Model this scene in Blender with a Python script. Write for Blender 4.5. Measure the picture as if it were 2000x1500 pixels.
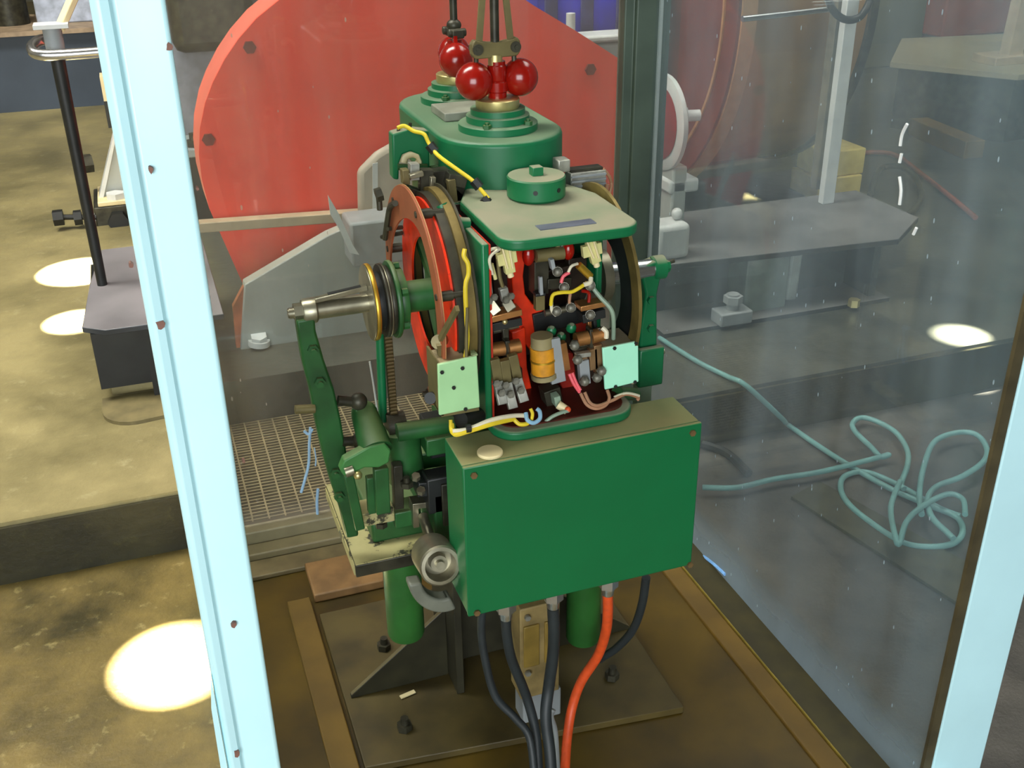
import bpy, bmesh, math, random
from mathutils import Vector, Matrix
random.seed(7)
scn = bpy.context.scene
for o in list(bpy.data.objects): bpy.data.objects.remove(o)
COL = scn.collection
V = Vector
pi = math.pi

# ------------------------------------------------------------------ camera
F = 2070.0; CAMH = 1.75
down = V((57, 4130, F)).normalized()
yv = V((180 - 1000, -287 - 750, F)); yv = (yv - down * down.dot(yv)).normalized()
xv = yv.cross(-down)
R = Matrix((xv, yv, -down))                      # camera (x right, y down, z fwd) -> world
cam = bpy.data.cameras.new('camera'); cob = bpy.data.objects.new('camera', cam); COL.objects.link(cob)
cr = R @ V((1, 0, 0)); cu = R @ V((0, -1, 0)); cb = R @ V((0, 0, -1))
m = Matrix((cr, cu, cb)).transposed().to_4x4(); m.translation = V((0, 0, CAMH))
cob.matrix_world = m
cam.sensor_fit = 'HORIZONTAL'; cam.sensor_width = 36; cam.lens = 36 * F / 2000.0
cam.clip_start = 0.05
scn.camera = cob

# ------------------------------------------------------------------ world, sun, large lights, exposure
w = bpy.data.worlds.new('World'); scn.world = w; w.use_nodes = True
w.node_tree.nodes['Background'].inputs[0].default_value = (0.80, 0.90, 1.0, 1)
w.node_tree.nodes['Background'].inputs[1].default_value = 0.6
SUND = V((0.30, -0.10, -1.0)).normalized()
s = bpy.data.lights.new('sun', 'SUN'); s.energy = 260; s.angle = 0.0093; s.color = (1, .93, .78)
so = bpy.data.objects.new('sun', s); COL.objects.link(so)
so.rotation_euler = SUND.to_track_quat('-Z', 'Y').to_euler(); so.location = (0, 0, 20)
def area(name, loc, target, sx, sy, power, color):
    l = bpy.data.lights.new(name, 'AREA'); l.shape = 'RECTANGLE'; l.size = sx; l.size_y = sy
    l.energy = power; l.color = color
    o = bpy.data.objects.new(name, l); COL.objects.link(o); o.location = loc
    o.rotation_euler = (V(target) - V(loc)).to_track_quat('-Z', 'Y').to_euler()
    return o
area('overhead_fill', (-2.3, 3.6, 6.7), (-2.0, 3.5, 0), 1.8, 5, 760, (1, .97, .88))  # added overhead fill lamp; the ceiling has no skylight here
area('overhead_fill', (4.2, 3.0, 6.7), (4.2, 3.0, 0), 2.2, 4, 200, (1, .97, .90))  # second, weaker fill lamp added under the ceiling
area('doorway_daylight', (-2.2, -4.6, 2.4), (.4, 3, .9), 4.5, 3.4, 480, (.93, .98, 1))
scn.view_settings.view_transform = 'Standard'; scn.view_settings.look = 'None'
scn.view_settings.exposure = 0.0; scn.view_settings.gamma = 1; scn.view_settings.use_curve_mapping = False

# ------------------------------------------------------------------ helpers: places
def ray(px, py): return R @ V((px - 1000, py - 750, F))
def _hit(px, py, i, c):
    d = ray(px, py); o = V((0, 0, CAMH)); return o + d * ((c - o[i]) / d[i])
def X_(px, py, c): return _hit(px, py, 0, c)
def Y_(px, py, c): return _hit(px, py, 1, c)
def Z_(px, py, c): return _hit(px, py, 2, c)

# ------------------------------------------------------------------ helpers: materials
def s2l(c):
    return tuple(((v / 255) / 12.92 if v / 255 <= .04045 else ((v / 255 + .055) / 1.055) ** 2.4) for v in c) + (1,)
def mat(name, c, rough=.5, metal=0., var=.25, scale=14, dust=0., dustc=(150, 138, 108), c2=None, bump=0., spec=.5, coat=0, wear=0., wearc=(60, 45, 35), wscale=30):
    m = bpy.data.materials.new(name); m.use_nodes = True; nt = m.node_tree; N = nt.nodes; L = nt.links
    b = N['Principled BSDF']; b.inputs['Roughness'].default_value = rough; b.inputs['Metallic'].default_value = metal
    b.inputs['Specular IOR Level'].default_value = spec; b.inputs['Coat Weight'].default_value = coat
    tc = N.new('ShaderNodeTexCoord')
    nz = N.new('ShaderNodeTexNoise'); nz.inputs['Scale'].default_value = scale; nz.inputs['Detail'].default_value = 6
    L.new(tc.outputs['Object'], nz.inputs['Vector'])
    a = s2l(c)
    bcol = s2l(c2) if c2 else tuple(v * (1 - var) for v in a[:3]) + (1,)
    acol = a if c2 else tuple(min(1, v * (1 + var)) for v in a[:3]) + (1,)
    rp = N.new('ShaderNodeMapRange'); rp.inputs[1].default_value = .35; rp.inputs[2].default_value = .65
    L.new(nz.outputs['Fac'], rp.inputs[0])
    mx = N.new('ShaderNodeMix'); mx.data_type = 'RGBA'; mx.inputs[6].default_value = bcol; mx.inputs[7].default_value = acol
    L.new(rp.outputs[0], mx.inputs[0]); out = mx.outputs[2]
    if wear > 0:
        n2 = N.new('ShaderNodeTexNoise'); n2.inputs['Scale'].default_value = wscale; n2.inputs['Detail'].default_value = 8; n2.inputs['Roughness'].default_value = .7
        L.new(tc.outputs['Object'], n2.inputs['Vector'])
        r2 = N.new('ShaderNodeMapRange'); r2.inputs[1].default_value = 1 - wear - .02; r2.inputs[2].default_value = 1 - wear + .02
        L.new(n2.outputs['Fac'], r2.inputs[0])
        m2 = N.new('ShaderNodeMix'); m2.data_type = 'RGBA'; m2.inputs[7].default_value = s2l(wearc)
        L.new(r2.outputs[0], m2.inputs[0]); L.new(out, m2.inputs[6]); out = m2.outputs[2]
    if dust > 0:                                   # settled dust lies on upward faces
        g = N.new('ShaderNodeNewGeometry'); sx = N.new('ShaderNodeSeparateXYZ'); L.new(g.outputs['Normal'], sx.inputs[0])
        r3 = N.new('ShaderNodeMapRange'); r3.inputs[1].default_value = .55; r3.inputs[2].default_value = .98; r3.inputs[4].default_value = dust
        L.new(sx.outputs['Z'], r3.inputs[0])
        mu = N.new('ShaderNodeMath'); mu.operation = 'MULTIPLY'
        r4 = N.new('ShaderNodeMapRange'); r4.inputs[1].default_value = .3; r4.inputs[2].default_value = .6; r4.inputs[3].default_value = .6
        L.new(nz.outputs['Fac'], r4.inputs[0]); L.new(r3.outputs[0], mu.inputs[0]); L.new(r4.outputs[0], mu.inputs[1])
        m3 = N.new('ShaderNodeMix'); m3.data_type = 'RGBA'; m3.inputs[7].default_value = s2l(dustc)
        L.new(mu.outputs[0], m3.inputs[0]); L.new(out, m3.inputs[6]); out = m3.outputs[2]
        ra = N.new('ShaderNodeMath'); ra.operation = 'MULTIPLY_ADD'; ra.inputs[1].default_value = .9 - rough if rough < .9 else 0; ra.inputs[2].default_value = rough
        L.new(mu.outputs[0], ra.inputs[0]); L.new(ra.outputs[0], b.inputs['Roughness'])
    L.new(out, b.inputs['Base Color'])
    if bump > 0:
        bp = N.new('ShaderNodeBump'); bp.inputs['Strength'].default_value = bump; bp.inputs['Distance'].default_value = .01
        L.new(nz.outputs['Fac'], bp.inputs['Height']); L.new(bp.outputs['Normal'], b.inputs['Normal'])
    return m

GREEN = mat('green_paint', (14, 102, 60), .38, var=.10, dust=.92, dustc=(140, 134, 112), scale=9)
GREEND = mat('old_green_paint', (34, 84, 40), .42, var=.3, dust=.45, dustc=(125, 130, 85))
GBOX = mat('box_green_paint', (4, 100, 54), .42, var=.05, dust=.95, dustc=(142, 132, 88), scale=6)
PALE = mat('pale_green_paint', (160, 205, 150), .5, var=.06, dust=.6, dustc=(165, 150, 115), wear=.30, wearc=(60, 70, 50))
PALER = mat('pale_mint_paint', (165, 232, 200), .5, var=.04, dust=.6, dustc=(165, 150, 115), wear=.30, wearc=(60, 70, 50))
GREENG = mat('governor_green_paint', (14, 100, 60), .38, var=.12, dust=.5, dustc=(132, 132, 112), scale=9)
BALL = mat('gloss_red_paint', (136, 16, 7), .2, var=.12)
REDIN = mat('orange_red_paint', (222, 50, 10), .45, var=.22, scale=25, wear=.36, wearc=(110, 20, 10), wscale=22)
DARKRED = mat('dark_red_paint', (150, 30, 14), .5, var=.3)
BRASS = mat('dull_brass', (204, 190, 132), .35, .85, var=.2)
BRASSY = mat('yellow_brass', (205, 165, 60), .35, .8, var=.2)
COPPER = mat('copper', (206, 148, 92), .38, .9, var=.25)
STEEL = mat('worn_steel', (150, 145, 125), .35, .85, var=.25, scale=20)
STEELB = mat('bright_steel', (190, 190, 190), .25, .95, var=.1)
SCREWM = mat('dull_screw', (118, 116, 104), .5, .45, var=.4, scale=90)
ZINC = mat('dusty_zinc', (160, 160, 150), .45, .6, var=.3, scale=40)
DARKM = mat('dark_oily_metal', (58, 56, 44), .45, .4, var=.4, scale=25)
BLACK = mat('black_paint', (26, 28, 27), .5, var=.3)
BROWNR = mat('brown_fibre', (146, 80, 48), .55, var=.15)
RINGB = mat('aged_brass_ring', (120, 104, 58), .45, .5, var=.3, scale=20)
OLIVE = mat('olive_bracket', (108, 98, 62), .5, .3, var=.25)
RUBBER = mat('black_rubber', (34, 40, 42), .55, var=.2)
ORCABLE = mat('orange_cable', (204, 74, 26), .5, var=.12, scale=60)
CREAM = mat('cream_plastic', (222, 206, 160), .5, var=.05)
YELW = mat('yellow_wire', (216, 190, 40), .5, var=.1)
WHITEW = mat('white_wire', (214, 206, 180), .5, var=.1)
BLUEW = mat('blue_wire', (130, 170, 195), .5, var=.1)
PINKW = mat('pink_wire', (225, 90, 100), .5, var=.1)
BRNW = mat('brown_wire', (165, 120, 90), .5, var=.15)
GREYW = mat('grey_wire', (130, 150, 130), .5, var=.15)
PLAST = mat('pale_yellow_plastic', (196, 190, 128), .5, var=.12)
COILY = mat('yellow_coil_tape', (205, 140, 30), .55, var=.25, scale=40)
GREYP = mat('grey_paint', (140, 145, 146), .5, var=.1)
BASEP = mat('oily_olive_plate', (74, 62, 28), .55, var=.35, scale=8, bump=.2)
CHIP = mat('chipped_cream_paint', (176, 168, 118), .6, c2=(160, 150, 100), wear=.44, wearc=(52, 52, 34), wscale=16)
POSTB = mat('light_blue_paint', (200, 242, 250), .35, var=.03, scale=5, wear=.25, wearc=(120, 90, 80), wscale=14)
POSTG = mat('dark_green_grey_frame', (72, 86, 74), .45, .1, var=.2, scale=5)
TIMBER = mat('oily_timber', (98, 74, 18), .6, var=.25, scale=6)
DIRT = mat('oily_brown_floor', (96, 74, 11), .45, c2=(52, 40, 7), scale=3.5, bump=.1)
GUARD = mat('red_guard_paint', (248, 70, 46), .5, var=.08, scale=4, wear=.24, wearc=(150, 60, 40), wscale=9)
GUARDR = mat('red_guard_rim_paint', (240, 112, 92), .5, var=.08, scale=4)
LGREY = mat('light_grey_paint', (164, 168, 162), .5, var=.08, scale=5, dust=.4)
BEIGE = mat('dusty_beige_bar', (176, 158, 128), .6, var=.1)
DUSTYB = mat('dusty_black_steel', (36, 40, 40), .4, var=.3, scale=6, dust=.42, dustc=(150, 147, 145))
DUSTYC = mat('dusty_dark_steel', (60, 64, 70), .18, var=.3, scale=4, dust=.62, dustc=(152, 146, 148))
WOOD = mat('drum_lagging', (166, 122, 66), .6, c2=(136, 98, 52), scale=3)
MAROON = mat('maroon_flange', (104, 52, 38), .5, var=.25, scale=4)
TAN = mat('tan_rim', (176, 130, 84), .5, var=.1)
WHITEP = mat('dull_white_paint', (206, 208, 206), .5, var=.06)
BLUEP = mat('blue_paint', (46, 48, 236), .5, c2=(44, 46, 170), scale=5)
YBLOCK = mat('yellow_timber', (218, 196, 112), .6, var=.12)
HOSE = mat('blue_green_hose', (110, 158, 156), .45, var=.12)
REDBRN = mat('red_brown_paint', (150, 70, 44), .55, var=.25, scale=3)

def floor_mat(name, ca, cb_, cc, sc, rough, tone_shift=None):
    m = bpy.data.materials.new(name); m.use_nodes = True; nt = m.node_tree; N = nt.nodes; L = nt.links
    b = N['Principled BSDF']; tc = N.new('ShaderNodeTexCoord')
    n1 = N.new('ShaderNodeTexNoise'); n1.inputs['Scale'].default_value = sc; n1.inputs['Detail'].default_value = 9; n1.inputs['Roughness'].default_value = .65
    n2 = N.new('ShaderNodeTexNoise'); n2.inputs['Scale'].default_value = sc * 6; n2.inputs['Detail'].default_value = 8; n2.inputs['Roughness'].default_value = .7
    L.new(tc.outputs['Object'], n1.inputs['Vector']); L.new(tc.outputs['Object'], n2.inputs['Vector'])
    r = N.new('ShaderNodeValToRGB'); e = r.color_ramp.elements
    e[0].position = .34; e[0].color = s2l(ca); e[1].position = .62; e[1].color = s2l(cb_)
    L.new(n1.outputs['Fac'], r.inputs[0])
    r2 = N.new('ShaderNodeMapRange'); r2.inputs[1].default_value = .58; r2.inputs[2].default_value = .74; r2.inputs[4].default_value = .55
    L.new(n2.outputs['Fac'], r2.inputs[0])
    mx = N.new('ShaderNodeMix'); mx.data_type = 'RGBA'; mx.inputs[7].default_value = s2l(cc)
    L.new(r2.outputs[0], mx.inputs[0]); L.new(r.outputs[0], mx.inputs[6]); out = mx.outputs[2]
    if tone_shift:                                      # second ground colour, darker and greyer, blended in from x0 to x1
        x0, x1, s1, s2 = tone_shift; g = N.new('ShaderNodeNewGeometry'); sx = N.new('ShaderNodeSeparateXYZ'); L.new(g.outputs['Position'], sx.inputs[0])
        aa = N.new('ShaderNodeMath'); aa.operation = 'MULTIPLY_ADD'; aa.inputs[1].default_value = .5; L.new(n1.outputs['Fac'], aa.inputs[0]); L.new(sx.outputs['X'], aa.inputs[2])
        q = N.new('ShaderNodeMapRange'); q.interpolation_type = 'SMOOTHSTEP'; q.inputs[1].default_value = x0 + .25; q.inputs[2].default_value = x1 + .25; L.new(aa.outputs[0], q.inputs[0])
        r9 = N.new('ShaderNodeValToRGB'); e = r9.color_ramp.elements; e[0].position = .35; e[0].color = s2l(s1); e[1].position = .65; e[1].color = s2l(s2); L.new(n1.outputs['Fac'], r9.inputs[0])
        m9 = N.new('ShaderNodeMix'); m9.data_type = 'RGBA'; L.new(q.outputs[0], m9.inputs[0]); L.new(out, m9.inputs[6]); L.new(r9.outputs[0], m9.inputs[7]); out = m9.outputs[2]
    L.new(out, b.inputs['Base Color'])
    rr = N.new('ShaderNodeMapRange'); rr.inputs[3].default_value = rough - .22; rr.inputs[4].default_value = rough + .2
    L.new(n1.outputs['Fac'], rr.inputs[0]); L.new(rr.outputs[0], b.inputs['Roughness'])
    bp = N.new('ShaderNodeBump'); bp.inputs['Strength'].default_value = .35; bp.inputs['Distance'].default_value = .01
    L.new(n2.outputs['Fac'], bp.inputs['Height']); L.new(bp.outputs['Normal'], b.inputs['Normal'])
    return m
FLOOR = floor_mat('stained_concrete', (52, 46, 18), (120, 102, 50), (186, 172, 116), 3.2, .48, (1.1, 1.5, (50, 50, 48), (92, 88, 82)))
PLINTH = floor_mat('plinth_concrete', (106, 98, 66), (156, 144, 100), (186, 176, 136), 2.2, .42, (-.05, .3, (50, 52, 46), (82, 82, 72)))  # beige concrete, turning darker and greyer towards positive X
PLINTHF = floor_mat('dark_concrete_side', (26, 25, 10), (50, 46, 20), (84, 80, 40), 4, .5)  # separate darker colour for the front face of the step
WALL = mat('grimy_wall', (120, 116, 100), .8, var=.15, scale=1)

def glass_mat(name, haze, hazec, specks=.5, sc=1.0):
    m = bpy.data.materials.new(name); m.use_nodes = True; nt = m.node_tree; N = nt.nodes; L = nt.links
    N.remove(N['Principled BSDF']); out = N['Material Output']; tc = N.new('ShaderNodeTexCoord')
    tr = N.new('ShaderNodeBsdfTransparent'); tr.inputs[0].default_value = (.95, .98, .97, 1)
    gl = N.new('ShaderNodeBsdfGlossy'); gl.inputs['Roughness'].default_value = .02
    df = N.new('ShaderNodeBsdfDiffuse'); df.inputs[0].default_value = s2l(hazec)
    tl = N.new('ShaderNodeBsdfTranslucent'); tl.inputs[0].default_value = s2l(hazec)
    dd = N.new('ShaderNodeMixShader'); dd.inputs[0].default_value = .5; L.new(df.outputs[0], dd.inputs[1]); L.new(tl.outputs[0], dd.inputs[2])
    fr = N.new('ShaderNodeFresnel'); bf = N.new('ShaderNodeNewGeometry'); io = N.new('ShaderNodeMapRange'); io.inputs[3].default_value = 1.45; io.inputs[4].default_value = 1 / 1.45
    L.new(bf.outputs['Backfacing'], io.inputs[0]); L.new(io.outputs[0], fr.inputs[0])
    m1 = N.new('ShaderNodeMixShader'); L.new(fr.outputs[0], m1.inputs[0]); L.new(tr.outputs[0], m1.inputs[1]); L.new(gl.outputs[0], m1.inputs[2])
    mp = N.new('ShaderNodeMapping'); mp.inputs['Scale'].default_value = (1, 1, .14); L.new(tc.outputs['Object'], mp.inputs[0])
    n1 = N.new('ShaderNodeTexNoise'); n1.inputs['Scale'].default_value = 6.5 * sc; n1.inputs['Detail'].default_value = 7; L.new(mp.outputs[0], n1.inputs['Vector'])
    r1 = N.new('ShaderNodeMapRange'); r1.inputs[1].default_value = .3; r1.inputs[2].default_value = .72; r1.inputs[3].default_value = haze * .4; r1.inputs[4].default_value = haze * 1.6
    L.new(n1.outputs['Fac'], r1.inputs[0])
    mp2 = N.new('ShaderNodeMapping'); mp2.inputs['Scale'].default_value = (1, 1, .4); L.new(tc.outputs['Object'], mp2.inputs[0])
    vo = N.new('ShaderNodeTexVoronoi'); vo.inputs['Scale'].default_value = 34; vo.inputs['Randomness'].default_value = 1; L.new(mp2.outputs[0], vo.inputs['Vector'])
    sp = N.new('ShaderNodeSeparateColor'); L.new(vo.outputs['Color'], sp.inputs[0])
    thr = N.new('ShaderNodeMath'); thr.operation = 'MULTIPLY_ADD'; thr.inputs[1].default_value = .28; thr.inputs[2].default_value = -.19
    L.new(sp.outputs[0], thr.inputs[0])
    lt = N.new('ShaderNodeMath'); lt.operation = 'LESS_THAN'; L.new(vo.outputs['Distance'], lt.inputs[0]); L.new(thr.outputs[0], lt.inputs[1])
    ml = N.new('ShaderNodeMath'); ml.operation = 'MULTIPLY'; ml.inputs[1].default_value = specks; L.new(lt.outputs[0], ml.inputs[0])
    gp = N.new('ShaderNodeSeparateXYZ'); L.new(bf.outputs['Position'], gp.inputs[0])
    bd = N.new('ShaderNodeMapRange'); bd.interpolation_type = 'SMOOTHSTEP'; bd.inputs[1].default_value = .16; bd.inputs[2].default_value = .0; bd.inputs[3].default_value = 0; bd.inputs[4].default_value = .38; L.new(gp.outputs['Z'], bd.inputs[0])
    a0 = N.new('ShaderNodeMath'); a0.operation = 'ADD'; L.new(r1.outputs[0], a0.inputs[0]); L.new(bd.outputs[0], a0.inputs[1])
    ad = N.new('ShaderNodeMath'); ad.operation = 'ADD'; ad.use_clamp = True; L.new(a0.outputs[0], ad.inputs[0]); L.new(ml.outputs[0], ad.inputs[1])
    m2 = N.new('ShaderNodeMixShader'); L.new(ad.outputs[0], m2.inputs[0]); L.new(m1.outputs[0], m2.inputs[1]); L.new(dd.outputs[0], m2.inputs[2])
    L.new(m2.outputs[0], out.inputs[0])
    return m
GLASSB = glass_mat('dusty_glass_back', .10, (215, 205, 190), .45)
GLASSR = glass_mat('dusty_glass_side', .145, (176, 194, 206), .6)
GLASSL = glass_mat('dusty_glass_left', .08, (200, 205, 205), .4)

# ------------------------------------------------------------------ helpers: meshes
def basis(d):
    d = V(d).normalized(); a = V((0, 0, 1)) if abs(d.z) < .9 else V((1, 0, 0))
    u = d.cross(a).normalized(); return u, d.cross(u).normalized() * -1 if False else u.cross(d).normalized() * -1
class MB:
    def __init__(s): s.v = []; s.f = []
    def add(s, vs, fs):
        n = len(s.v); s.v += [tuple(v) for v in vs]; s.f += [tuple(i + n for i in f) for f in fs]; return s
    def box(s, a, b):
        x0, x1 = sorted((a[0], b[0])); y0, y1 = sorted((a[1], b[1])); z0, z1 = sorted((a[2], b[2]))
        vs = [(x0, y0, z0), (x1, y0, z0), (x1, y1, z0), (x0, y1, z0), (x0, y0, z1), (x1, y0, z1), (x1, y1, z1), (x0, y1, z1)]
        return s.add(vs, [(0, 3, 2, 1), (4, 5, 6, 7), (0, 1, 5, 4), (1, 2, 6, 5), (2, 3, 7, 6), (3, 0, 4, 7)])
    def cbox(s, c, d): return s.box([c[i] - d[i] / 2 for i in range(3)], [c[i] + d[i] / 2 for i in range(3)])
    def bar(s, p, q, w, h, up=(0, 0, 1)):
        p = V(p); q = V(q); d = (q - p).normalized(); u = d.cross(V(up))
        if u.length < 1e-4: u = d.cross(V((1, 0, 0)))
        u.normalize(); t = u.cross(d)
        vs = []
        for c in (p, q):
            for a, b in ((-1, -1), (1, -1), (1, 1), (-1, 1)): vs.append(c + u * a * w / 2 + t * b * h / 2)
        return s.add(vs, [(0, 1, 2, 3), (7, 6, 5, 4), (0, 4, 5, 1), (1, 5, 6, 2), (2, 6, 7, 3), (3, 7, 4, 0)])
    def lathe(s, p, d, prof, n=24):
        """prof: (t along axis, radius); closed at both ends"""
        p = V(p); d = V(d).normalized(); u, t = basis(d); vs = []; fs = []
        for (a, r) in prof:
            for k in range(n):
                th = 2 * pi * k / n; vs.append(p + d * a + (u * math.cos(th) + t * math.sin(th)) * r)
        for i in range(len(prof) - 1):
            for k in range(n):
                k2 = (k + 1) % n; fs.append((i * n + k, i * n + k2, (i + 1) * n + k2, (i + 1) * n + k))
        fs.append(tuple(range(n - 1, -1, -1))); e = (len(prof) - 1) * n; fs.append(tuple(range(e, e + n)))
        return s.add(vs, fs)
    def cyl(s, p, q, r, n=20, r2=None):
        p = V(p); q = V(q); return s.lathe(p, q - p, [(0, r), ((q - p).length, r if r2 is None else r2)], n)
    def sph(s, c, r, n=20, k=12, sc=(1, 1, 1)):
        vs = [V((0, 0, -1))]; fs = []
        for i in range(1, k):
            ph = -pi / 2 + pi * i / k
            for j in range(n): vs.append(V((math.cos(ph) * math.cos(2 * pi * j / n), math.cos(ph) * math.sin(2 * pi * j / n), math.sin(ph))))
        vs.append(V((0, 0, 1)))
        for j in range(n): fs.append((0, 1 + (j + 1) % n, 1 + j))
        for i in range(k - 2):
            for j in range(n): fs.append((1 + i * n + j, 1 + i * n + (j + 1) % n, 1 + (i + 1) * n + (j + 1) % n, 1 + (i + 1) * n + j))
        e = len(vs) - 1
        for j in range(n): fs.append((e, 1 + (k - 2) * n + j, 1 + (k - 2) * n + (j + 1) % n))
        return s.add([V(c) + V((v.x * sc[0], v.y * sc[1], v.z * sc[2])) * r for v in vs], fs)
    def tube(s, pts, r, n=8, sub=6, closed=False):
        P = [V(p) for p in pts]
        if sub > 1 and len(P) > 2:
            Q = []; L = len(P)
            for i in range(L if closed else L - 1):
                p0 = P[(i - 1) % L] if (closed or i > 0) else P[0]; p1 = P[i]; p2 = P[(i + 1) % L]; p3 = P[(i + 2) % L] if (closed or i + 2 < L) else P[-1]
                for k in range(sub):
                    t = k / sub
                    Q.append(.5 * ((2 * p1) + (p2 - p0) * t + (2 * p0 - 5 * p1 + 4 * p2 - p3) * t * t + (3 * p1 - p0 - 3 * p2 + p3) * t ** 3))
            if not closed: Q.append(P[-1])
            P = Q
        vs = []; fs = []; L = len(P); nrm = None
        for i, p in enumerate(P):
            a = P[i - 1] if (i > 0 or closed) else P[i]; b = P[(i + 1) % L] if (i < L - 1 or closed) else P[i]
            d = (b - a).normalized()
            if nrm is None: nrm = basis(d)[0]
            nrm = nrm - d * d.dot(nrm)
            if nrm.length < 1e-5: nrm = basis(d)[0]
            nrm.normalize(); t = d.cross(nrm)
            for k in range(n): th = 2 * pi * k / n; vs.append(p + (nrm * math.cos(th) + t * math.sin(th)) * r)
        for i in range(L if closed else L - 1):
            i2 = (i + 1) % L
            for k in range(n): k2 = (k + 1) % n; fs.append((i * n + k, i * n + k2, i2 * n + k2, i2 * n + k))
        if not closed: fs.append(tuple(range(n - 1, -1, -1))); fs.append(tuple(range((L - 1) * n, L * n)))
        return s.add(vs, fs)
    def prism(s, pts, vec):
        P = [V(p) for p in pts]; vec = V(vec); n = len(P)
        return s.add(P + [p + vec for p in P], [tuple(range(n - 1, -1, -1)), tuple(range(n, 2 * n))] + [(i, (i + 1) % n, n + (i + 1) % n, n + i) for i in range(n)])
    def arc(s, c, x0, x1, ri, ro, a0=0, a1=360, n=40):
        """ring sector in the Y-Z plane, axis X; ri may be a function of degrees"""
        full = abs(a1 - a0) >= 359.9; vs = []; fs = []; K = n if full else n + 1
        for k in range(K):
            dg = a0 + (a1 - a0) * k / n; t = math.radians(dg); r_ = ri(dg) if callable(ri) else ri
            for x, r in ((x0, r_), (x0, ro), (x1, ro), (x1, r_)):
                vs.append((x, c[1] - r * math.cos(t), c[2] + r * math.sin(t)))
        for k in range(n):
            a = 4 * k; b = 4 * ((k + 1) % K)
            for i in range(4): j = (i + 1) % 4; fs.append((a + i, a + j, b + j, b + i))
        if not full: fs.append((0, 3, 2, 1)); e = 4 * n; fs.append((e, e + 1, e + 2, e + 3))
        return s.add(vs, fs)
    def hexb(s, p, d, r, h, n=6, shank=0, sr=None):
        p = V(p); d = V(d).normalized(); s.cyl(p, p + d * h, r, n)
        if shank: s.cyl(p + d * h, p + d * (h + shank), sr or r * .5, 10)
        return s
    def obj(s, name, material, parent=None, bevel=0, seg=2, smooth=True):
        me = bpy.data.meshes.new(name); off = V((0, 0, 0))
        if parent is not None:
            q = parent
            while q is not None: off += q.location; q = q.parent
        c = V((0, 0, 0))
        for v in s.v: c += V(v)
        c /= max(1, len(s.v))
        me.from_pydata([V(v) - c for v in s.v], [], s.f); me.materials.append(material)
        bm = bmesh.new(); bm.from_mesh(me); bmesh.ops.recalc_face_normals(bm, faces=bm.faces); bm.to_mesh(me); bm.free()
        if smooth:
            me.shade_smooth(); me.set_sharp_from_angle(angle=math.radians(38))
        o = bpy.data.objects.new(name, me); COL.objects.link(o)
        if parent is not None: o.parent = parent
        o.location = c - off
        if bevel:
            b = o.modifiers.new('bevel', 'BEVEL'); b.width = bevel; b.segments = seg; b.limit_method = 'ANGLE'; b.angle_limit = math.radians(40)
        return o
def tag(o, label=None, cat=None, group=None, kind=None):
    if label: o['label'] = label
    if cat: o['category'] = cat
    if group: o['group'] = group
    if kind: o['kind'] = kind
    return o
def thing(name, loc, label, cat, group=None):
    o = bpy.data.objects.new(name, None); COL.objects.link(o); o.location = loc; o.empty_display_size = .05
    return tag(o, label, cat, group)
def arcpts(cx, cy, r, a0, a1, n):
    return [(cx + r * math.cos(math.radians(a0 + (a1 - a0) * k / n)), cy + r * math.sin(math.radians(a0 + (a1 - a0) * k / n))) for k in range(n + 1)]
def rrect(x0, y0, x1, y1, r, n=6):
    return arcpts(x1 - r, y1 - r, r, 0, 90, n) + arcpts(x0 + r, y1 - r, r, 90, 180, n) + arcpts(x0 + r, y0 + r, r, 180, 270, n) + arcpts(x1 - r, y0 + r, r, 270, 360, n)
def to3(pts, z): return [(x, y, z) for x, y in pts]

# ================================================================== SETTING
PZ = .185                                            # top of the concrete plinth
PY0 = 2.66
tag(MB().box((-6, -5, -.2), (9, PY0 + .02, 0)).obj('floor', FLOOR, smooth=False), kind='structure')
pl = MB()
GX0, GX1, GY1 = .06, .98, 3.30                       # pit with the grating
pl.box((-6, PY0, -.2), (GX0, 15, PZ)); pl.box((GX1, PY0, -.2), (9, 15, PZ)); pl.box((GX0, GY1, -.2), (GX1, 15, PZ)); pl.box((GX0, PY0, -.2), (GX1, GY1, -.02))
tag(pl.obj('trim_1', PLINTH, smooth=False), kind='structure')
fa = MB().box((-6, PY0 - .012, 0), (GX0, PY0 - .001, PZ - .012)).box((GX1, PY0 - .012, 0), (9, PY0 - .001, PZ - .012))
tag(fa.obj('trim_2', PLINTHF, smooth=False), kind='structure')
tag(MB().box((-6, 15, 0), (9, 15.2, 7)).obj('wall_back', WALL, smooth=False), kind='structure')
tag(MB().box((-6.2, -5, 0), (-6, 15, 7)).obj('wall_left', WALL, smooth=False), kind='structure')
tag(MB().box((9, -5, 0), (9.2, 15, 7)).obj('wall_right', WALL, smooth=False), kind='structure')
wf = MB().box((-6, -5.2, 0), (-4.6, -5, 7)).box((.2, -5.2, 0), (9, -5, 7)).box((-4.6, -5.2, 4.2), (.2, -5, 7))
tag(wf.obj('wall_front', WALL, smooth=False), kind='structure')
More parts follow.
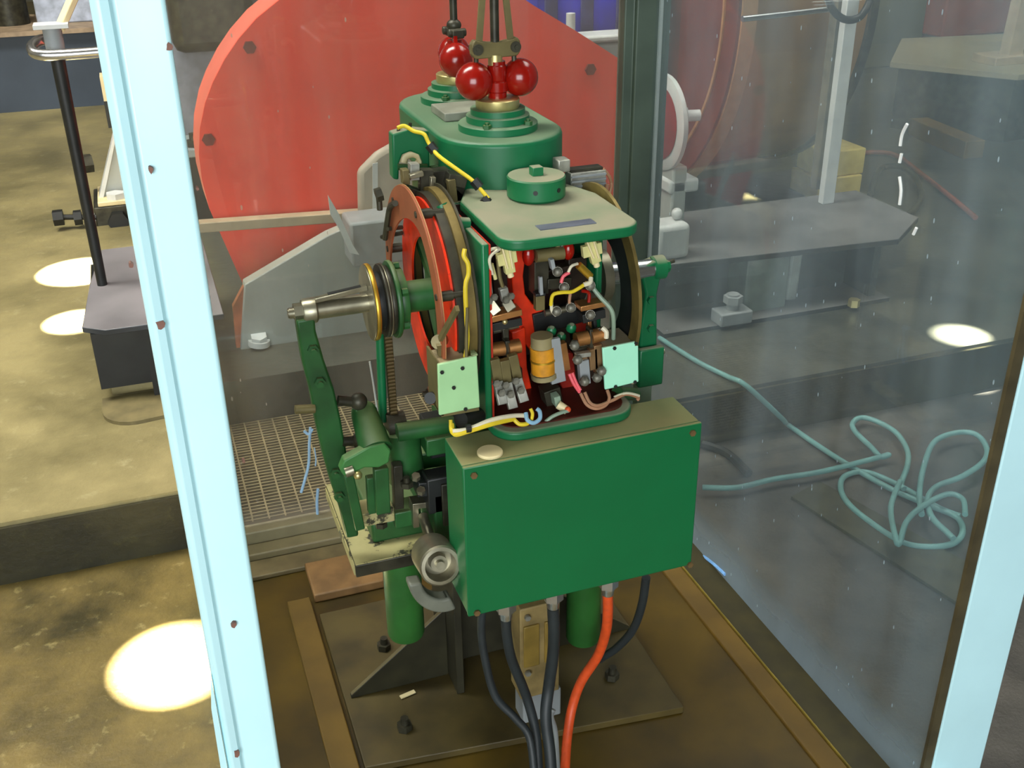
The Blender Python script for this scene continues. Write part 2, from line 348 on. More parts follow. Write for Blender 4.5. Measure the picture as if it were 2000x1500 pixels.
# roof sheet with four round holes; the sun comes through them
CZ = 7.0
def hole(px, py, z, r, dx=0, dy=0):
    p = Z_(px, py, z) + V((dx, dy, 0)); q = p - SUND * ((CZ - z) / -SUND.z) * 1.0
    return (q.x, q.y, r)
holes = [hole(318, 1300, 0, .135, .03), hole(158, 530, PZ, .155), hole(150, 628, PZ, .10), hole(1876, 655, PZ, .085)]
cells = [(hx - r * 1.15, hy - r * 1.15, hx + r * 1.15, hy + r * 1.15) for hx, hy, r in holes]
xs = sorted({-6.2, 9.2} | {c[0] for c in cells} | {c[2] for c in cells}); ys = sorted({-5.2, 15.2} | {c[1] for c in cells} | {c[3] for c in cells})
cm = MB()
for i in range(len(xs) - 1):
    for j in range(len(ys) - 1):
        mxx, myy = (xs[i] + xs[i + 1]) / 2, (ys[j] + ys[j + 1]) / 2
        if any(c[0] < mxx < c[2] and c[1] < myy < c[3] for c in cells): continue
        cm.add([(xs[i], ys[j], CZ), (xs[i + 1], ys[j], CZ), (xs[i + 1], ys[j + 1], CZ), (xs[i], ys[j + 1], CZ)], [(0, 1, 2, 3)])
for (hx, hy, r), c in zip(holes, cells):
    n = 32; vs = []; h = r * 1.15
    for k in range(n):
        t = 2 * pi * k / n; ct, st = math.cos(t), math.sin(t); sq = h / max(abs(ct), abs(st))
        vs.append((hx + ct * r, hy + st * r, CZ)); vs.append((hx + ct * sq, hy + st * sq, CZ))
    cm.add(vs, [(2 * k, 2 * k + 1, (2 * k + 3) % (2 * n), (2 * k + 2) % (2 * n)) for k in range(n)])
tag(cm.obj('ceiling', WALL, smooth=False), kind='structure')

# grating in the pit behind the case
g = MB(); zt = .03
for k in range(36): y = PY0 + .02 + k * .0178; g.box((GX0 + .01, y, zt - .02), (GX1 - .01, y + .005, zt))
for k in range(20): x = GX0 + .02 + k * .047; g.box((x, PY0 + .01, zt - .02), (x + .005, GY1 - .01, zt + .001))
gr = tag(g.obj('floor_grating', mat('beige_grating', (132, 116, 82), .6, var=.15), smooth=False), 'beige steel bar grating lying in the pit behind the glass case', 'grating')
gr['kind'] = 'stuff'

# ================================================================== DISPLAY CASE
case = thing('display_case', (.66, 1.9, 0), 'tall glass display case with light blue and dark steel posts around the green machine', 'display case')
def angle_post(name, pts, z0, z1, m): return MB().prism(to3(pts, z0), (0, 0, z1 - z0)).obj(name, m, case, bevel=.003)
# front left post: flat face towards the viewer, a return flange on its left
p1 = angle_post('post', [(-.0265, 1.186), (-.0195, 1.178), (-.0085, 1.181), (-.0035, 1.188), (.0, 1.186), (.044, 1.180), (.046, 1.184), (.046, 1.196), (-.0265, 1.196)], 0, 2.3, POSTB)
MB().prism([(-.046, 1.179, 0), (-.0268, 1.179, 0), (-.0268, 1.179, .76), (-.034, 1.179, .70)], (0, .008, 0)).obj('corner_plate', POSTB, p1)
tag(p1, 'light blue front left corner post with chipped paint')
CHIPM = mat('rust_chip', (120, 84, 72), .7, var=.3)
for cx, cy, rr in ((294, 332, .004), (313, 634, .006), (256, 78 + 440, .003), (330, 92, .004), (457, 1222, .004), (463, 1472, .006), (476, 902, .002), (386, 370, .002)):
    cc = Y_(cx, cy, 1.1785); pp = [cc + V((math.cos(t) * rr * random.uniform(.5, 1.2), 0, math.sin(t) * rr * random.uniform(.6, 1.4))) for t in [k * pi / 4 for k in range(8)]]
    MB().prism(pp, (0, .008, 0)).obj('rust_chip', CHIPM, p1)
p2 = angle_post('post', [(1.305, 1.20), (1.435, 1.20), (1.435, 1.29), (1.428, 1.29), (1.428, 1.208), (1.305, 1.208)], 0, 2.3, POSTB)
tag(p2, 'light blue front right corner post')
p3 = angle_post('post', [(1.205, 2.56), (1.232, 2.56), (1.232, 2.545), (1.318, 2.545), (1.318, 2.56), (1.335, 2.56), (1.335, 2.60), (1.205, 2.60)], 0, 2.3, POSTG)
tag(p3, 'dark green grey rear right corner post')
tag(angle_post('post', [(-.045, 2.55), (.03, 2.55), (.03, 2.6), (-.045, 2.6)], 0, 2.3, POSTG), 'dark rear left corner post')
gb = MB().box((.03, 2.585, .06), (1.205, 2.591, 2.25)).obj('glass_pane', GLASSB, case, smooth=False); tag(gb, 'dusty rear glass pane')
grp = MB().box((1.285, 1.212, .005), (1.291, 2.55, 2.25)).obj('glass_pane', GLASSR, case, smooth=False); tag(grp, 'hazy right hand glass pane')
gl = MB().box((-.016, 1.20, .06), (-.011, 2.55, 2.25)).obj('glass_pane', GLASSL, case, smooth=False)
MB().box((.03, 2.555, 0), (1.205, 2.60, .07)).obj('rail', mat('grey_green_rail', (144, 134, 104), .5, var=.15), case, bevel=.004)
MB().box((.03, 2.50, 0), (1.205, 2.553, .035)).obj('rail', mat('grey_rail', (132, 120, 88), .5, var=.15), case, bevel=.004)
MB().box((1.203, 1.20, 0), (1.284, 2.50, .006)).obj('rail', mat('dark_gap_strip', (54, 48, 16), .6), case)
MB().box((1.143, 1.20, 0), (1.198, 2.50, .012)).obj('rail', TIMBER, case, bevel=.004)
MB().box((1.1985, 1.20, .0), (1.2025, 2.50, .016)).obj('rail', mat('olive_edge_strip', (122, 104, 34), .6), case, bevel=.002)
MB().box((-.024, 1.2, 0), (.03, 2.5, .05)).obj('rail', POSTB, case, bevel=.004)
MB().box((-.02, 1.165, 0), (1.35, 1.198, .05)).obj('rail', POSTB, case, bevel=.004)
MB().box((1.283, 1.203, .0), (1.304, 1.211, 2.25)).obj('glazing_seal', mat('brown_seal', (70, 62, 40), .6), case)
MB().box((.035, 1.2, .0005), (1.208, 2.498, .004)).obj('case_floor', DIRT, case, smooth=False)
MB().box((1.2915, 2.535, .3), (1.300, 2.543, 2.25)).obj('glazing_bead', WHITEP, case)
# paint drips and smears on the panes
def drip(pts, wd, name, m, plane='Y'):
    b = MB(); pp = [Y_(x, y, 2.584) if plane == 'Y' else X_(x, y, 1.2835) for x, y in pts]
    b.tube(pp, wd, 6, 3); b.obj(name, m, case)
LB = mat('light_blue_drip', (160, 196, 232), .5, var=.08)
drip([(606, 835), (604, 870), (603, 905), (596, 935), (588, 962)], .004, 'paint_drip', LB)
drip([(594, 842), (603, 848), (610, 838)], .004, 'paint_drip', LB)
drip([(614, 875), (617, 895), (616, 910)], .002, 'paint_drip', LB)
drip([(621, 955), (619, 980), (620, 1004)], .0042, 'paint_drip', LB)
drip([(722, 706), (730, 755), (737, 803)], .0028, 'paint_drip', WHITEP)
drip([(1367, 1082), (1392, 1100), (1416, 1122)], .0045, 'paint_drip', mat('pale_blue_smear', (120, 170, 225), .5), 'X')
for a in ([(1772, 242), (1762, 262), (1758, 285)], [(1761, 300), (1757, 318)], [(1757, 345), (1760, 372), (1757, 400)], [(1790, 445), (1784, 458)]): drip(a, .003, 'paint_drip', WHITEP, 'X')
# boards and bits on the case floor
MB().box((.165, 1.42, .004), (.225, 2.28, .022)).obj('floor_strip', TIMBER, case, bevel=.003)
MB().box((.235, 2.27, .004), (.50, 2.42, .03)).obj('floor_block', mat('reddish_timber', (132, 98, 58), .6), case, bevel=.004)
MB().box((.05, 2.42, .004), (1.2, 2.495, .018)).obj('floor_strip', mat('grey_brown_strip', (112, 98, 66), .6), case, bevel=.003)

# ================================================================== HOIST CONTROLLER
X0 = .622
mc = thing('hoist_controller', (.61, 1.8, 0), 'green mechanical hoist safety controller with red governor balls standing inside the glass case', 'machine')
def hexset(name, m, parent, pts, d, r, h, shank=0, sr=None):
    src = None; d = V(d)
    for p in pts:
        if src is None: src = MB().hexb(p, d, r, h, 6, shank, sr).obj(name, m, parent); p0 = V(p); l0 = src.location.copy()
        else:
            c = src.copy(); COL.objects.link(c); c.parent = parent; c.location = l0 + (V(p) - p0)
    return src

# ---- base plate, column, gussets
bp_ = MB().prism(to3([(.235, 1.66), (.95, 1.585), (.96, 2.2), (.235, 2.2)], .004), (0, 0, .018)).obj('base_plate', BASEP, mc, bevel=.002)
hexset('anchor_nut', DARKM, bp_, [(.341, 1.738, .022), (.837, 1.728, .022), (.36, 2.014, .022), (.829, 1.90, .022)], (.05, 0, 1), .017, .016, .016, .009)
MB().box((.482, 1.80, .022), (.500, 1.99, .535)).box((.70, 1.80, .022), (.718, 1.99, .535)).box((.500, 1.91, .022), (.70, 1.925, .535)).obj('column', mat('dark_column', (46, 44, 30), .5, var=.3), mc, bevel=.002)
MB().prism([(.250, 1.872, .022), (.482, 1.872, .022), (.482, 1.872, .215), (.250, 1.872, .030)], (0, .012, 0)).obj('gusset', mat('dark_gusset', (40, 38, 22), .5, var=.3, dust=.9, dustc=(140, 124, 84)), mc, bevel=.0015)
MB().prism([(.95, 1.872, .022), (.718, 1.872, .022), (.718, 1.872, .215), (.95, 1.872, .030)], (0, .012, 0)).obj('gusset', mat('dark_gusset', (40, 38, 22), .5, var=.3, dust=.9, dustc=(140, 124, 84)), mc, bevel=.0015)
cb_ = MB().box((.585, 1.655, .10), (.675, 1.72, .345)).obj('conduit_box', mat('rusty_beige_box', (142, 122, 76), .6, var=.3, scale=18), mc, bevel=.003)
MB().box((.592, 1.650, .19), (.627, 1.656, .30)).obj('cover', mat('ochre_cover', (136, 112, 48), .55, var=.25), cb_, bevel=.002)
MB().box((.639, 1.650, .19), (.671, 1.656, .30)).obj('cover', mat('ochre_cover', (136, 112, 48), .55, var=.25), cb_, bevel=.002)
hexset('bolt', ZINC, cb_, [(.600, 1.652, .175), (.66, 1.652, .175), (.60, 1.652, .325), (.662, 1.652, .325), (.655, 1.652, .12)], (0, -1, 0), .007, .006)
MB().box((.592, 1.66, .022), (.682, 1.715, .10)).obj('lower_box', GREYP, cb_, bevel=.004)

# ---- bed with hanging cylinders
bed = MB().box((.253, 1.645, .522), (.96, 1.95, .5495)).obj('bed_plate', DARKM, mc, bevel=.002)
MB().box((.254, 1.646, .5496), (.959, 1.949, .5520)).obj('painted_top', CHIP, bed)
MB().box((.2505, 1.65, .525), (.2528, 1.94, .55)).obj('painted_edge', CHIP, bed)
MB().box((.30, 1.70, .552), (.92, 1.93, .60)).obj('bed_casting', GREEND, mc, bevel=.006)
for x, y, z in ((.362, 1.745, .275), (.775, 1.76, .13)):
    MB().lathe((x, y, .527), (0, 0, -1), [(0, .039), (.527 - z - .012, .039), (.527 - z - .004, .036), (.527 - z, .028)], 28).obj('hanging_cylinder', mat('green_cylinder', (44, 100, 42), .42, var=.15), mc)
MB().box((.40, 1.60, .552), (.46, 1.70, .70)).box((.40, 1.72, .60), (.50, 1.84, .72)).obj('mechanism_frame', GREEND, mc, bevel=.004)
MB().box((.415, 1.66, .74), (.50, 1.74, .80)).box((.39, 1.60, .66), (.47, 1.64, .735)).obj('dark_housing', BLACK, mc, bevel=.003)

# ---- terminal box
tb = MB().box((.401, 1.407, .575), (.829, 1.505, .872)).obj('terminal_box', GBOX, mc, bevel=.002)
cv = MB().box((.400, 1.398, .574), (.830, 1.4065, .8725)).obj('cover', GBOX, tb, bevel=.0025)
hexset('screw', mat('rusty_screw', (120, 96, 62), .5, .5, var=.3), cv, [Y_(925, 928, 1.398), Y_(1352, 845, 1.398), Y_(1347, 1102, 1.398), Y_(931, 1196, 1.398)], (0, -1, 0), .006, .004)
pc = Z_(957, 885, .872)
MB().lathe(pc, (0, 0, 1), [(0, .0215), (.003, .0215), (.0045, .020)], 32).obj('cap', CREAM, tb)
gx = [Y_(988, 1200, 1.425).x, Y_(1080, 1185, 1.425).x, Y_(1187, 1158, 1.425).x, Y_(950, 1203, 1.45).x]
for x in gx[:3]:
    gd = MB().hexb((x, 1.425, .575), (0, 0, -1), .019, .026).cyl((x, 1.425, .549), (x, 1.425, .53), .013, 16, .011).obj('cable_gland', STEELB, tb)

# ---- contact housing
HX0, HX1, HF, HB, HZ0, HZ1 = .474, .722, 1.50, 1.74, .889, 1.205
fl = MB().prism(to3(rrect(.478, 1.448, .735, 1.80, .045), .872), (0, 0, .017)).obj('housing_flange', GREEN, mc, bevel=.004)
MB().prism(to3(rrect(.492, 1.464, .722, 1.78, .035), .889), (0, 0, .0025)).obj('red_floor', mat('shaded_dark_red', (70, 22, 12), .4, var=.5, scale=20), fl)  # red darkened in the colour for the shade inside the housing
ho = MB().box((HX0, HF, HZ0), (HX0 + .012, HB, HZ1)).box((HX0, HB - .012, HZ0), (HX1, HB, HZ1)).box((HX1 - .012, HF + .09, HZ0), (HX1, HB, HZ1)).obj('housing', GREEN, mc, bevel=.003)
MB().box((HX0 + .0125, HF + .004, HZ0 + .003), (HX0 + .016, HB - .013, HZ1 - .003)).obj('red_lining', mat('shaded_red_lining', (176, 38, 10), .5, var=.25), ho)  # lining red also deepened to stand for interior shade
MB().box((HX0 + .018, HB - .016, HZ0 + .003), (HX1 - .013, HB - .0125, HZ1 - .003)).obj('dark_lining', mat('dark_brown_lining', (52, 24, 14), .6, var=.4), ho)
# red cam webs inside
CWY = 1.60
def webpoly(pts, y): return [Y_(px, py, y) for px, py in pts]
MB().prism(webpoly([(992, 478), (1030, 470), (1022, 540), (1026, 575), (1040, 594), (1062, 606), (1064, 668), (1048, 700), (1010, 650), (1004, 600), (1000, 540)], CWY), (0, .03, 0)).obj('cam_web', REDIN, mc, bevel=.002)
MB().prism(webpoly([(1000, 650), (1026, 640), (1030, 720), (1046, 790), (1060, 830), (1040, 828), (1010, 760)], CWY - .01), (0, .02, 0)).obj('cam_web', REDIN, mc, bevel=.002)
MB().prism(webpoly([(1100, 690), (1120, 690), (1128, 760), (1150, 800), (1140, 815), (1118, 800), (1090, 740)], CWY - .03), (0, .02, 0)).obj('cam_web', DARKRED, mc, bevel=.002)
MB().prism(webpoly([(1120, 570), (1150, 556), (1156, 600), (1150, 650), (1125, 650)], CWY + .02), (0, .02, 0)).obj('cam_web', DARKRED, mc, bevel=.002)

tp = MB().prism(to3(arcpts(.702, 1.503, .036, -90, 0, 6) + [(.738, 1.66), (.70, 1.77), (.53, 1.77), (.500, 1.70)] + arcpts(.535, 1.503, .036, 180, 270, 6), 1.197), (0, 0, .019)).obj('top_plate', GREEN, mc, bevel=.005, seg=3)
MB().box((.572, 1.500, 1.216), (.668, 1.524, 1.2175)).obj('name_plate', mat('blank_aluminium_plate', (116, 122, 138), .35, .5), tp)
kn = MB().lathe((.632, 1.678, 1.216), (0, 0, 1), [(0, .047), (.004, .051), (.036, .051), (.0385, .049)], 40).obj('round_cap', GREEN, mc)
MB().cbox((.632, 1.678, 1.261), (.020, .020, .016)).obj('square_nut', GREEN, kn, bevel=.0015)
for a in (-112, -62, -20):
    d = V((math.cos(math.radians(a)), math.sin(math.radians(a)), 0)); c = V((.632, 1.678, 1.236))
    MB().cyl(c + d * .049, c + d * .0515, .0042, 12).obj('set_screw', BLACK, kn)

# ---- governor body and the two governors
GY, GR = 1.85, 2.113
def stadium(r, x=X0, y0=GY, y1=GR, n=16): return arcpts(x, y1, r, 0, 180, n) + arcpts(x, y0, r, 180, 360, n)
gb_ = MB().prism(to3(stadium(.118), 1.195), (0, 0, .103)).obj('governor_body', GREENG, mc, bevel=.008, seg=3)
MB().prism(to3(stadium(.10), 1.02), (0, 0, .18)).obj('governor_pedestal', GREEND, mc)
MB().box((.53, 1.76, .60), (.72, 2.10, 1.02)).obj('governor_column', GREEND, mc, bevel=.01)
MB().box((.545, 1.935, 1.298), (.64, 2.03, 1.314)).obj('grey_lid', mat('dusty_lid', (128, 130, 116), .55, .2), gb_, bevel=.002)
def governor(y, ang, stems):
    c = (X0, y, 1.298)
    b = MB().lathe(c, (0, 0, 1), [(0, .073), (.012, .073), (.014, .070), (.0145, .058), (.026, .058), (.028, .050), (.038, .050)], 40).obj('governor_base', GREENG, gb_)
    hexset('bolt', GREEND, gb_, [(X0 + .065 * math.cos(t), y + .065 * math.sin(t), 1.310) for t in (-2.2, -.9, .5, 1.9)], (0, 0, 1), .008, .008, .004)
    g = MB().lathe((X0, y, 1.336), (0, 0, 1), [(0, .0385), (.003, .040), (.016, .040), (.018, .0375), (.0185, .028)], 36).obj('governor', BRASS, mc)
    d = V((math.cos(ang), math.sin(ang), 0)); zb = 1.386
    s = MB().lathe((X0, y, 1.352), (0, 0, 1), [(0, .017), (.012, .017), (.014, .020), (.03, .020), (.033, .016), (.036, .0175), (.058, .0175), (.060, .015), (.066, .015)], 24).obj('spindle', BALL, g)
    for sgn in (-1, 1):
        MB().sph(V((X0, y, zb)) + d * sgn * .0445, .0335, 28, 16).obj('governor_ball', BALL, g)
    return g, d
g1, d1 = governor(GY, .05, 0)
zt = Y_(975, 92, GY).z
br = MB(); px_, pz_ = d1, V((0, 0, 1)); c = V((X0 - .003, GY, zt))
outl = [(-.046, -.009), (-.040, -.016), (-.03, -.0165), (.03, -.0165), (.040, -.016), (.046, -.009), (.046, .009), (.040, .016), (.030, .013), (.012, .010), (-.012, .010), (-.030, .013), (-.040, .016), (-.046, .009)]
bro = br.prism([c + d1 * a + pz_ * b - V((0, .009, 0)) for a, b in outl], (0, .018, 0)).obj('crosshead', OLIVE, g1, bevel=.002)
MB().cyl(c - pz_ * .012, c - pz_ * .030, .013, 20).obj('collar', BRASS, g1)
for sg in (-1, 1):
    p = c + d1 * sg * .036
    MB().cyl(p - V((0, .014, 0)), p + V((0, .014, 0)), .0095, 18).cyl(p - V((0, .018, 0)), p - V((0, .014, 0)), .004, 10).obj('pivot_pin', DARKM, g1)
    MB().cyl(p - pz_ * .008, V((p.x, GY, 1.414)), .0045, 12).obj('drop_rod', DARKM, g1)
    MB().bar(c + d1 * sg * .030 + pz_ * .010, c + d1 * sg * .009 + pz_ * .205, .011, .006, (0, 1, 0)).obj('flat_arm', OLIVE, g1)
MB().cyl(c + pz_ * .008, c + pz_ * .23, .008, 16).obj('centre_rod', DARKM, g1)
MB().lathe(c + pz_ * .20, (0, 0, 1), [(0, .012), (.004, .016), (.03, .016), (.034, .010)], 20).obj('top_knuckle', DARKM, g1)
g2, d2 = governor(GR, pi / 2 - .25, 0)
c2_ = V((X0, GR, Y_(903, 52, GR).z))
MB().cyl(c2_, c2_ + V((0, 0, .20)), .0075, 14).obj('centre_rod', DARKM, g2)
MB().sph(c2_ + V((0, 0, .004)), .015, 16, 10, (1.0, 1, .8)).cbox(c2_ + V((0, 0, -.010)), (.024, .062, .016)).cyl(c2_ + V((-.018, -.02, -.008)), c2_ + V((.018, -.02, -.008)), .008, 12).cyl(c2_ + V((-.018, .02, -.008)), c2_ + V((.018, .02, -.008)), .008, 12).obj('crosshead', DARKM, g2, bevel=.002)
for sg in (-1, 1):
    MB().bar(c2_ + d2 * sg * .025 - V((0, 0, .012)), V((X0, GR, 1.412)) + d2 * sg * .034, .012, .008, (1, 0, 0)).obj('ball_stem', BALL, g2, bevel=.001)

# ---- clevis switch bracket on the left, yellow wire, linkage cluster
CY = 1.85
cl = [(766, 262), (800, 252), (838, 256), (840, 352), (826, 350), (826, 318), (820, 303), (802, 296), (786, 302), (780, 318), (779, 352), (768, 350)]
MB().prism(webpoly(cl, CY), (0, .03, 0)).obj('clevis_bracket', GREEN, mc, bevel=.003)
MB().cyl(Y_(776, 326, CY), Y_(834, 326, CY), .006, 12).cyl(Y_(840, 330, CY), Y_(868, 327, CY), .006, 12).obj('clevis_pin', GREEND, mc)
MB().cyl(Y_(801, 240, CY + .01), Y_(801, 262, CY + .01), .003, 10).cyl(Y_(779, 246, CY + .01), Y_(777, 262, CY + .01), .003, 10).obj('stud', DARKM, mc)
MB().tube([Y_(786, 316, CY + .02), Y_(790, 304, CY + .02), Y_(806, 298, CY + .02), Y_(822, 306, CY + .02), Y_(820, 318, CY + .02)], .009, 10, 5).obj('cream_lug', CREAM, mc)
MB().tube([Y_(776, 250, CY - .02), Y_(790, 246, CY - .02), Y_(808, 256, CY - .03), Y_(828, 262, CY - .05), Y_(838, 280, CY - .06), Y_(856, 304, CY - .09), Y_(900, 336, CY - .12), Y_(925, 355, CY - .14), Y_(954, 388, CY - .165)], .0036, 10, 6).obj('yellow_wire', YELW, mc)
hexset('connector', BLACK, mc, [Y_(925, 352, CY - .14), Y_(944, 386, CY - .16), Y_(838, 282, CY - .07)], (.5, -.3, -.7), .009, .016)
LY = 1.74
def bar2(name, m, a, b, wd, th, y=LY, bevel=.001):
    return MB().bar(Y_(*a, y), Y_(*b, y), wd, th, (0, 1, 0)).obj(name, m, mc, bevel=bevel)
bar2('linkage_block', ZINC, (808, 318), (808, 350), .016, .02); bar2('linkage_block', DARKM, (832, 330), (830, 380), .022, .02)
bar2('linkage_block', OLIVE, (790, 330), (792, 358), .012, .02); bar2('linkage_block', DARKM, (858, 330), (862, 392), .03, .03, LY + .04)
bar2('linkage_block', STEEL, (845, 345), (843, 380), .009, .012, LY - .02); bar2('linkage_block', OLIVE, (880, 350), (886, 400), .014, .014)
bar2('linkage_block', DARKM, (790, 372), (838, 388), .02, .03); bar2('linkage_block', STEEL, (800, 345), (826, 338), .008, .012, LY - .03)
bar2('linkage_block', DARKM, (870, 345), (905, 352), .02, .04, LY + .02); bar2('linkage_block', OLIVE, (866, 395), (890, 440), .016, .02)
bar2('linkage_block', DARKM, (896, 360), (900, 420), .016, .02, LY + .04); bar2('linkage_block', GREEND, (880, 372), (905, 398), .02, .04, LY + .05)
MB().cyl(Y_(734, 382, 1.72), Y_(746, 378, 1.72), .012, 6).cyl(Y_(740, 385, 1.72), Y_(742, 410, 1.72), .005, 10).obj('stop_bolt', DARKM, mc)
MB().tube([Y_(862, 400, 1.62), Y_(875, 425, 1.61), Y_(895, 436, 1.6), Y_(915, 438, 1.6)], .011, 14, 6).obj('green_pipe', GREEN, mc)

# ---- cross shaft, left end
SY, SZ = 1.68, 1.062
def sh(x): return (x, SY, SZ)
ss = MB().cyl(sh(.225), sh(.322), .0165, 24).cyl(sh(.186), sh(.225), .008, 12).obj('cross_shaft', STEEL, mc)
MB().hexb(sh(.196), (1, 0, 0), .016, .014).cyl(sh(.188), sh(.196), .0095, 12).obj('shaft_nut', STEEL, ss)
MB().lathe(sh(.210), (1, 0, 0), [(0, .020), (.003, .022), (.022, .022), (.025, .019)], 24).obj('shaft_collar', STEEL, ss)
MB().bar((.232, SY - .008, SZ + .021), (.322, SY - .008, SZ + .031), .012, .008).obj('key_rod', STEEL, ss, bevel=.001)
MB().bar((.255, SY - .006, SZ + .0265), (.312, SY - .006, SZ + .0325), .008, .005).obj('key_slot', BLACK, ss)
def disc(name, m, x0, x1, r, par=mc, ri=0, n=48):
    return MB().lathe((x0, SY, SZ), (1, 0, 0), [(0, r * .985), (.0015, r), (x1 - x0 - .0015, r), (x1 - x0, r * .985)], n).obj(name, m, par)
disc('brass_disc', STEEL, .322, .3245, .066); disc('brass_rim', BRASSY, .3246, .332, .067)
disc('drum_core', BLACK, .332, .345, .052); disc('spring_drum', DARKM, .3455, .351, .064); disc('spring_drum', STEEL, .3512, .3535, .065)
disc('spring_drum', DARKM, .354, .362, .060); disc('green_hub', GREEND, .3625, .370, .068); disc('green_hub', GREEND, .3705, .385, .055)
hexset('hub_bolt', GREEND, mc, [(.372, SY + .058 * math.cos(t), SZ + .058 * math.sin(t)) for t in (.4, 1.5, 2.6, 3.7, 4.8, 5.9)], (1, 0, 0), .007, .01)
MB().cyl((.385, SY, SZ), (.47, SY, SZ), .028, 24).obj('dial_hub', GREEND, mc)
# ---- dial wheel, left
WC = (0, 1.665, 1.068)
def tip(d): d = d % 360; return .158 - .026 * max(0, math.cos(math.radians(min(180, abs(d - 118) * 1.6))))
MB().arc(WC, .398, .4015, tip, .190, -62, 182, 56).obj('cam_ring', BROWNR, mc)
MB().arc(WC, .4016, .4028, lambda d: .186, .1915, -62, 182, 56).obj('cam_ring_edge', TAN, mc)
MB().arc(WC, .424, .428, .10, .168, 0, 360, 64).obj('orange_wheel', REDIN, mc)
MB().arc(WC, .4285, .4435, .150, .176, 0, 360, 64).obj('dark_ring', DARKM, mc)
MB().arc(WC, .444, .458, .162, .182, 0, 360, 64).obj('brass_ring', RINGB, mc)
MB().arc(WC, .4585, .462, .166, .187, 0, 360, 64).obj('brass_ring', DARKM, mc)
for a in (20, 70, 125, -30, -75, 170):
    t = math.radians(a); y, z = WC[1] - .174 * math.cos(t), WC[2] + .174 * math.sin(t)
    MB().cyl((.396, y, z), (.462, y, z), .0055, 10).cyl((.403, y, z), (.424, y, z), .0085, 10).obj('spacer_bolt', DARKM, mc)
for a in (35, 155, 275):
    t = math.radians(a); MB().bar((.445, SY, SZ), (.445, WC[1] - .17 * math.cos(t), WC[2] + .17 * math.sin(t)), .018, .008, (1, 0, 0)).obj('spoke', GREEND, mc)
# bracket shaped like a hook at the back of the cam ring, pointer arm at the front
MB().tube([X_(752, 466, .392), X_(757, 430, .392), X_(762, 404, .392), X_(772, 397, .392)], .0055, 8, 4).cyl(X_(745, 463, .39), X_(785, 455, .42), .004, 8).cyl(X_(757, 447, .39), X_(785, 444, .42), .004, 8).obj('hook_stop', DARKM, mc)
MB().bar(X_(893, 602, .40), X_(860, 662, .395), .009, .006, (1, 0, 0)).cyl(X_(856, 668, .395), X_(862, 664, .41), .012, 12).obj('pointer_arm', OLIVE, mc)
MB().bar(X_(857, 672, .395), X_(862, 705, .40), .010, .008, (1, 0, 0)).obj('pointer_post', OLIVE, mc)
MB().cyl(X_(840, 778, .38), X_(853, 774, .40), .010, 16).obj('end_stop', BLACK, mc)
# ---- dial wheel and shaft, right
MB().arc((0, 1.66, 1.05), .742, .748, .150, .178, 0, 360, 56).obj('brass_ring', RINGB, mc)
MB().arc((0, 1.66, 1.05), .749, .752, .09, .165, 0, 360, 56).obj('dark_wheel', BLACK, mc)
MB().lathe((.752, 1.69, 1.047), (1, 0, 0), [(0, .022), (.05, .020), (.11, .018), (.125, .018)], 28).obj('cross_shaft', STEELB, mc)
MB().lathe((.7525, 1.69, 1.047), (1, 0, 0), [(0, .05), (.018, .05)], 32).obj('shaft_flange', STEEL, mc)
ra = MB().lathe((.868, 1.69, 1.047), (1, 0, 0), [(0, .020), (.003, .023), (.024, .023), (.026, .019)], 20).hexb((.894, 1.69, 1.047), (1, 0, 0), .012, .010).obj('shaft_collar', GREEN, mc)
MB().tube([(.898, 1.69, 1.053), (.915, 1.69, 1.056)], .004, 8, 1).obj('shaft_pin', DARKM, mc)
ARY = 1.675
poly = [(1258, 520), (1290, 508), (1300, 522), (1290, 548), (1284, 575), (1284, 690), (1290, 745), (1262, 748), (1250, 690), (1252, 640), (1262, 575), (1256, 548)]
arm_r = MB().prism(webpoly(poly, ARY), (0, .03, 0)).obj('lever_arm', GREEN, mc, bevel=.004)
MB().box(Y_(1250, 685, ARY - .02), Y_(1288, 745, ARY - .005)).obj('arm_block', GREEN, arm_r, bevel=.004)
hexset('bolt', GREEN, arm_r, [Y_(1270, 585, ARY), Y_(1270, 640, ARY)], (0, -1, 0), .008, .008)
MB().box(Y_(1246, 748, ARY), Y_(1262, 790, ARY + .02)).obj('arm_foot', GREYW, arm_r)
MB().cyl(Y_(1286, 688, ARY), Y_(1297, 686, ARY), .005, 8).obj('arm_pin', STEEL, arm_r)

# ---- left lever arm: a casting that widens in the middle
AY = 1.66
cen = [(597, 624, .031), (600, 650, .030), (612, 705, .036), (630, 765, .041), (642, 825, .044), (654, 885, .042), (666, 945, .034), (680, 1000, .026), (690, 1050, .022)]
lft, rgt = [], []
for px, py, wd in cen:
    p = Y_(px, py, AY); lft.append(p + V((-wd / 2, 0, 0))); rgt.append(p + V((wd / 2, 0, 0)))
la = MB().prism(lft + rgt[::-1], (0, .032, 0)).obj('lever_arm', GREEND, mc, bevel=.004)
hexset('bolt', GREEND, la, [Y_(611, 682, AY), Y_(624, 745, AY), Y_(655, 922, AY), Y_(662, 968, AY)], (0, -1, 0), .010, .008, .006)
MB().cyl(Y_(576, 800, AY), Y_(615, 798, AY), .008, 12).obj('arm_pin', OLIVE, la)
